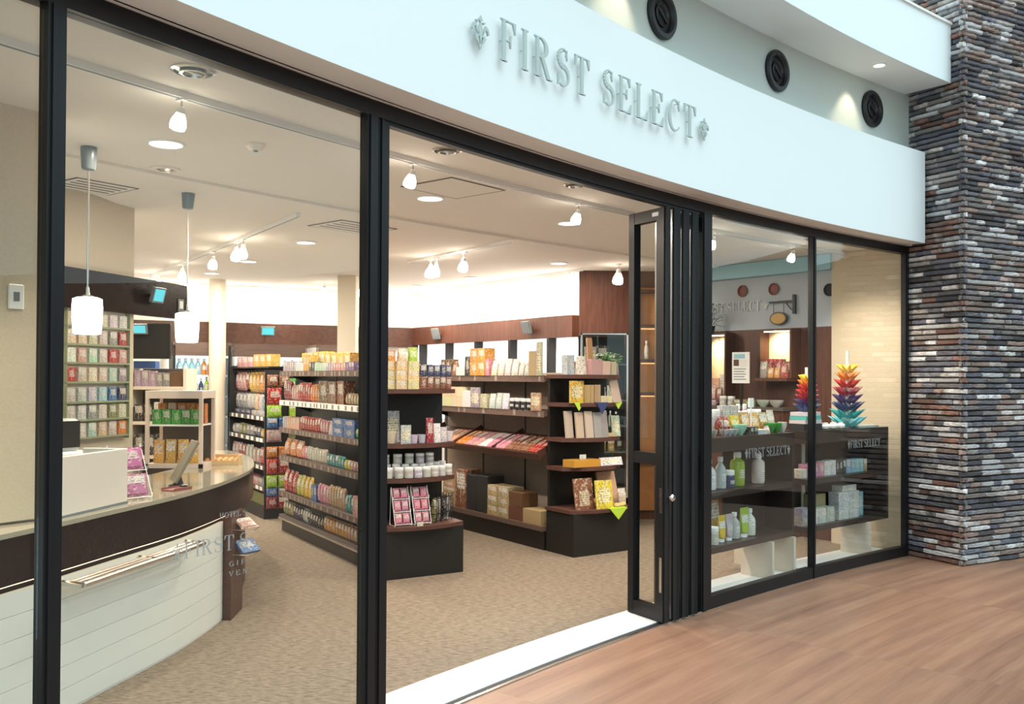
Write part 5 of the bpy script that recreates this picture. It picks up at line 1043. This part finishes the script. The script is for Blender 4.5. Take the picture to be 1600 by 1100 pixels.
run(FW1, 'x', .185, .36, 1.15, ZT, [('jar', 'white', 2, .07, .19, .06), ('box', 'pale', 2, .08, .21, .05), ('flask', 'silver', 2, .07, .22, .06), ('jar', 'cream', 2, .07, .18, .06)], 'rearmost row on top of toiletries display', E1, 'jars at back of toiletries display top', FW1.rz)
run(FW1, 'x', .11, .40, 1.2, ZT, [('bag', 'red', 1, .15, .14, .08), ('pouch', 'yellow', 1, .12, .15, .08), ('pouch', 'gold', 2, .12, .16, .08), ('pouch', 'amber', 1, .10, .16, .08), ('pouch', 'cream', 1, .10, .17, .08)], 'back row on top of toiletries display', E1, 'bright bags on top of toiletries display', FW1.rz)
hn = thing('tag_stand', 'white upright tag stand with square head among yellow bags', 'tag stand', FW1.at(.80, .105, ZT), FW1.rz)
MB().tube([(0, 0, 0), (0, 0, .2)], .006, 8).obj('stem', 'bright_white', hn); MB().lathe([(.025, 0), (.02, .006), (.006, .01)], 12).obj('foot', 'bright_white', hn); MB().box(-.03, -.006, .2, .03, .006, .27).obj('head', 'bright_white', hn)
# second window
w2_(.7555, [('box', 'white', 1, .07, .07, .08), ('box', 'pink', 3, .075, .11, .08), ('box', 'white', 2, .075, .12, .08), ('box', 'black', 3, .045, .12, .08), ('box', 'sky', 4, .06, .11, .08), ('box', 'tan', 1, .05, .11, .08)], 'middle shelf of crane window display', .06, .03, 1.05)
w2_(.3755, [('box', 'lilac', 1, .09, .07, .08, 2), ('box', 'white', 2, .09, .06, .08, 2), ('box', 'pale', 1, .1, .06, .08, 2)], 'low shelf of crane window display', .04, .02, .50)
w2_(.3755, [('box', 'white', 2, .14, .075, .1, 3)], 'white stack on low shelf of crane window display', .04, .56, .88)
w2_(.3755, [('box', 'sky', 1, .10, .2, .1)], 'outer end of low shelf, crane window display', .08, .90, 1.02)
item('plain_box', 'kraft', 'kraft box at back of low shelf in the crane window', 'box', FW2.at(.42, .18, .3758), FW2.rz, (.2, .08, .22)); item('box', 'white', 'flat white box topping the white stack in crane window', 'box', FW2.at(.74, .10, .6065), FW2.rz, (.22, .1, .05))
for i, (c, h) in enumerate((('black', .055), ('white', .03), ('turquoise', .03), ('white', .03))):
    item('plain_box', c, '%s notebook, %s up in the pile under the short crane string' % (c, ORD[i]), 'notebook', FW2.at(.16, .105, ZT + sum((.0565, .0312, .0312)[:i])), FW2.rz + .06 * (i - 1), (.24, .15, h), 'piled notebooks', name='notebook')
for i in range(5):
    o = MB().lathe([(.008, 0), (.03, .012), (.034, .03), (.026, .044), (.014, .05), (.02, .056)], 12).obj('cloth_rose', 'white_paint', None, True, FW2.at(.34 + .065 * i, .05 + .02 * (i % 2), ZT), i); tag(o, 'white cloth rose, %s from the notebooks on crane window display' % ORD[i], 'ornament', 'white cloth roses')
item('plain_box', 'silver', 'flat pale tray at outer end of crane window display top', 'tray', FW2.at(1.0, .08, ZT), FW2.rz, (.34, .12, .018), name='flat_tray')
def cranes(label, F, x, y, z, H, R, cols):
    t = thing('crane_string', label, 'ornament', F.at(x, y, z), .3); n = len(cols)
    MB().lathe([(.03, 0), (.028, .01), (.02, .012)], 14).obj('base', 'white_paint', t); MB().tube([(0, 0, 0), (0, 0, H)], .016, 10).obj('pole', 'white_paint', t)
    for i, c in enumerate(cols):
        mn = 'crane_' + c
        if mn not in MATS: mat(mn, CLR[c], .5)
        zz = H * .05 + (H * .80) * i / n; r = R * (1 - .45 * i / n); mb = MB(); k = 8
        for j in range(k):
            a = 2 * pi * (j + .5 * (i % 2)) / k; u = Vector((cos(a), sin(a), 0)); w = Vector((-sin(a), cos(a), 0)); tip = u * r + Vector((0, 0, .30 * r + H * .03)); mid = u * r * .38
            mb.add([u * .012 + Vector((0, 0, .012)), mid + w * r * .2, tip, mid - w * r * .2, mid + Vector((0, 0, .04)), mid - Vector((0, 0, .028))], [(0, 1, 4), (1, 2, 4), (2, 3, 4), (3, 0, 4), (1, 0, 5), (2, 1, 5), (3, 2, 5), (0, 3, 5)])
        o = mb.obj('crane_tier', mn, t); o.location = (0, 0, zz)
mat('crane_violet', (.06, .03, .13), .5); mat('crane_white', (.8, .78, .7), .5)
cranes('tall rainbow string of folded paper cranes in window by the stone pillar', FW2, .79, .10, ZT, .66, .165, ['turquoise', 'teal', 'navy', 'violet', 'crimson', 'red', 'orange', 'yellow'])
cranes('short rainbow string of folded paper cranes standing on notebooks by the mullion', FW2, .18, .105, ZT + .1512, .36, .115, ['navy', 'violet', 'crimson', 'red', 'red', 'orange', 'yellow'])
# ================================================================== SIDE WALL: mirrored signs and vents built as solid parts, niches
FS = Frame(1.892, 10.365, atan2(8.866 - 10.365, 3.091 - 1.892))
def fs(x, o=0.0, z=0.0): return FS.at(x, -o, z)
ws = thing('reflected_sign', 'reflected shop lettering built as solid letters on the side wall', 'sign', (0, 0, 0), 0)
write(ws, 'FIRST SELECT', 0, 2.255, .105, .78, 0, 'letter_white', depth=.01, wall_fn=lambda x, out, h: fs(.68 + x, .004 + out, h))
write(ws, '*', 0, 2.265, .075, .07, 0, 'letter_white', depth=.01, wall_fn=lambda x, out, h: fs(1.13 + x, .004 + out, h))
for x, z, m_, lb in ((.839, 2.468, 'red_vent', 'reflection of a round reddish vent above the lettering on side wall'), (1.226, 2.461, 'red_vent', 'reflection of a round reddish vent above the oval sign on side wall'), (1.86, 2.41, 'dark_hole', 'reflection of a round dark vent high on side wall behind display mullion')):
    v = thing('reflected_vent', lb, 'vent', fs(x, .003, z), FS.rz, 'reflected side wall vents'); M = Matrix.Rotation(pi / 2, 4, 'X')
    MB().lathe([(.062, 0), (.062, .014), (.05, .018), (.046, .004)], 24, T=M, cap=False).obj('rim', m_, v, True); MB().lathe([(.047, .003), (.02, .006)], 20, T=M).obj('dish', m_, v)
hs = thing('reflected_hanging_sign', 'reflection of an oval gold sign board hanging from a black bracket', 'sign', fs(1.475, .003, 2.2), FS.rz)
MB().box(-.014, -.03, 0, .014, 0, .19).obj('bracket_plate', 'black_metal', hs); MB().box(-.29, -.03, .115, -.014, -.012, .135).obj('arm', 'black_metal', hs); MB().tube([(-.012, -.02, .03), (-.06, -.02, .07), (-.09, -.02, .115)], .005, 6).obj('scroll', 'black_metal', hs)
for x in (-.24, -.12): MB().tube([(x, -.021, .12), (x, -.021, .0)], .003, 5).obj('chain', 'black_metal', hs)
ov = [(.1 * cos(2 * pi * i / 28) - .18, .066 * sin(2 * pi * i / 28) - .04) for i in range(28)]; ov2 = [(.086 * cos(2 * pi * i / 28) - .18, .053 * sin(2 * pi * i / 28) - .04) for i in range(28)]
Tz = Matrix.Rotation(pi / 2, 4, 'X')
MB().prism(ov, .012, .03, T=Tz).obj('oval_rim', 'wood_dark', hs); MB().prism(ov2, .0302, .034, T=Tz).obj('oval_face', 'sign_gold', hs)
mat('niche_cream', (.80, .62, .42), .6)
def niche(label, x0, x1, z0, z1, shelf_z, colr):
    n = thing('wall_niche', label, 'niche', fs(x0, .003, 0), FS.rz); w = x1 - x0
    MB().box(0, -.01, z0, w, 0, z1).obj('back', 'niche_cream', n)
    MB().box(-.02, -.16, z0 - .03, 0, 0, z1 + .02).obj('side', 'wood_panel', n); MB().box(w, -.16, z0 - .03, w + .02, 0, z1 + .02).obj('side', 'wood_panel', n); MB().box(0, -.16, z1, w, 0, z1 + .02).obj('head', 'wood_panel', n)
    MB().box(-.02, -.24, shelf_z - .03, w + .02, 0, shelf_z).obj('ledge', 'wood_panel', n)
    MB().box(.03, -.14, z1 - .012, w - .03, -.11, z1 - .001).obj('lamp', 'niche_light', n)
    l = bpy.data.lights.new('niche_lamp', 'SPOT'); l.energy = 26; l.spot_size = radians(120); l.spot_blend = .8; l.color = (1, .78, .5); l.shadow_soft_size = .03
    o = bpy.data.objects.new('niche_lamp', l); COL.objects.link(o); o.location = fs((x0 + x1) / 2, .15, z1 - .015); o.rotation_euler = (fs((x0 + x1) / 2, 0, (z0 * .4 + z1 * .6)) - o.location).to_track_quat('-Z', 'Y').to_euler()
niche('lit cream niche in side wall beside the folded doors', .432, .723, 1.36, 2.012, 1.34, 0); niche('lit cream niche in side wall below the oval sign', 1.175, 1.52, 1.58, 2.03, 1.56, 0)
run(FS, 'x', -.20, .45, .71, 1.3405, [('pouch', 'peach', 1, .10, .14, .06), ('pouch', 'rose', 1, .10, .15, .06), ('pouch', 'chestnut', 1, .08, .12, .06)], 'front of the niche beside the folded doors', 'the far corner', 'packets in the niche by the doors', FS.rz)
run(FS, 'x', -.11, .45, .71, 1.3405, [('box', 'peach', 2, .09, .22, .06), ('box', 'white', 1, .09, .26, .06)], 'back of the niche beside the folded doors', 'the far corner', 'boxes in the niche by the doors', FS.rz)
run(FS, 'x', -.20, 1.18, 1.51, 1.5605, [('pouch', 'grey', 1, .10, .17, .06), ('pouch', 'amber', 2, .08, .10, .06), ('pouch', 'red', 1, .09, .14, .06)], 'front of the niche below the oval sign', 'the far corner', 'packets in the niche by the oval sign', FS.rz)
run(FS, 'x', -.11, 1.2, 1.51, 1.5605, [('box', 'crimson', 2, .08, .19, .06), ('box', 'brown', 1, .08, .17, .06)], 'back of the niche below the oval sign', 'the far corner', 'boxes in the niche by the oval sign', FS.rz)
lc = thing('low_cabinet', 'dark low cabinet with pale top along the side wall behind window', 'cabinet', fs(.3, .005, 0), FS.rz)
MB().box(0, -.30, 0, 1.25, -.01, 1.24).obj('body', 'wood_panel', lc); MB().box(-.01, -.32, 1.24, 1.26, 0, 1.27).obj('top', 'grey_shelf', lc)
for i in range(2): MB().box(.02 + .61 * i, -.312, .1, .61 + .61 * i, -.301, 1.2).obj('door', 'wood_brown', lc)
po = thing('poster_stand', 'white printed poster board on a stand between the two lit niches', 'poster', fs(1.02, .27, 1.271), FS.rz)
MB().box(-.105, -.006, .235, .105, .006, .55).obj('board', 'bright_white', po); MB().box(-.012, .0, 0, .012, .012, .3).obj('leg', 'black_metal', po); MB().lathe([(.05, 0), (.045, .01)], 14).obj('foot', 'black_metal', po)
MB().box(-.08, -.0075, .485, .055, -.0062, .53).obj('heading', 'print_blue', po) if 'print_blue' in MATS else MB().box(-.08, -.0075, .485, .055, -.0062, .53).obj('heading', 'blue_panel', po)
MB().box(-.085, -.0075, .41, -.02, -.0062, .475).obj('picture', 'wood_brown', po); MB().box(-.015, -.0075, .40, .085, -.0062, .475).obj('picture', 'soffit_paint', po)
for i in range(5): MB().box(-.085, -.0075, .375 - .026 * i, .07 - .02 * (i % 2), -.0062, .383 - .026 * i).obj('text_line', 'screen_grey', po)
plant('trailing dark leafy plant on top of the side wall niche by doors', fs(.55, .17, 2.033), 34, .13, .30, True, True)
run(FS, 'x', -.26, .4, 1.5, 1.2705, [('bowl', 'white', 2, .12, .06, .1), ('jar', 'silver', 2, .08, .1, .08), ('box', 'olive', 2, .1, .07, .08), ('bowl', 'silver', 2, .12, .07, .1)], 'top of the low side wall cabinet', 'the far corner', 'goods on the low side wall cabinet', FS.rz)
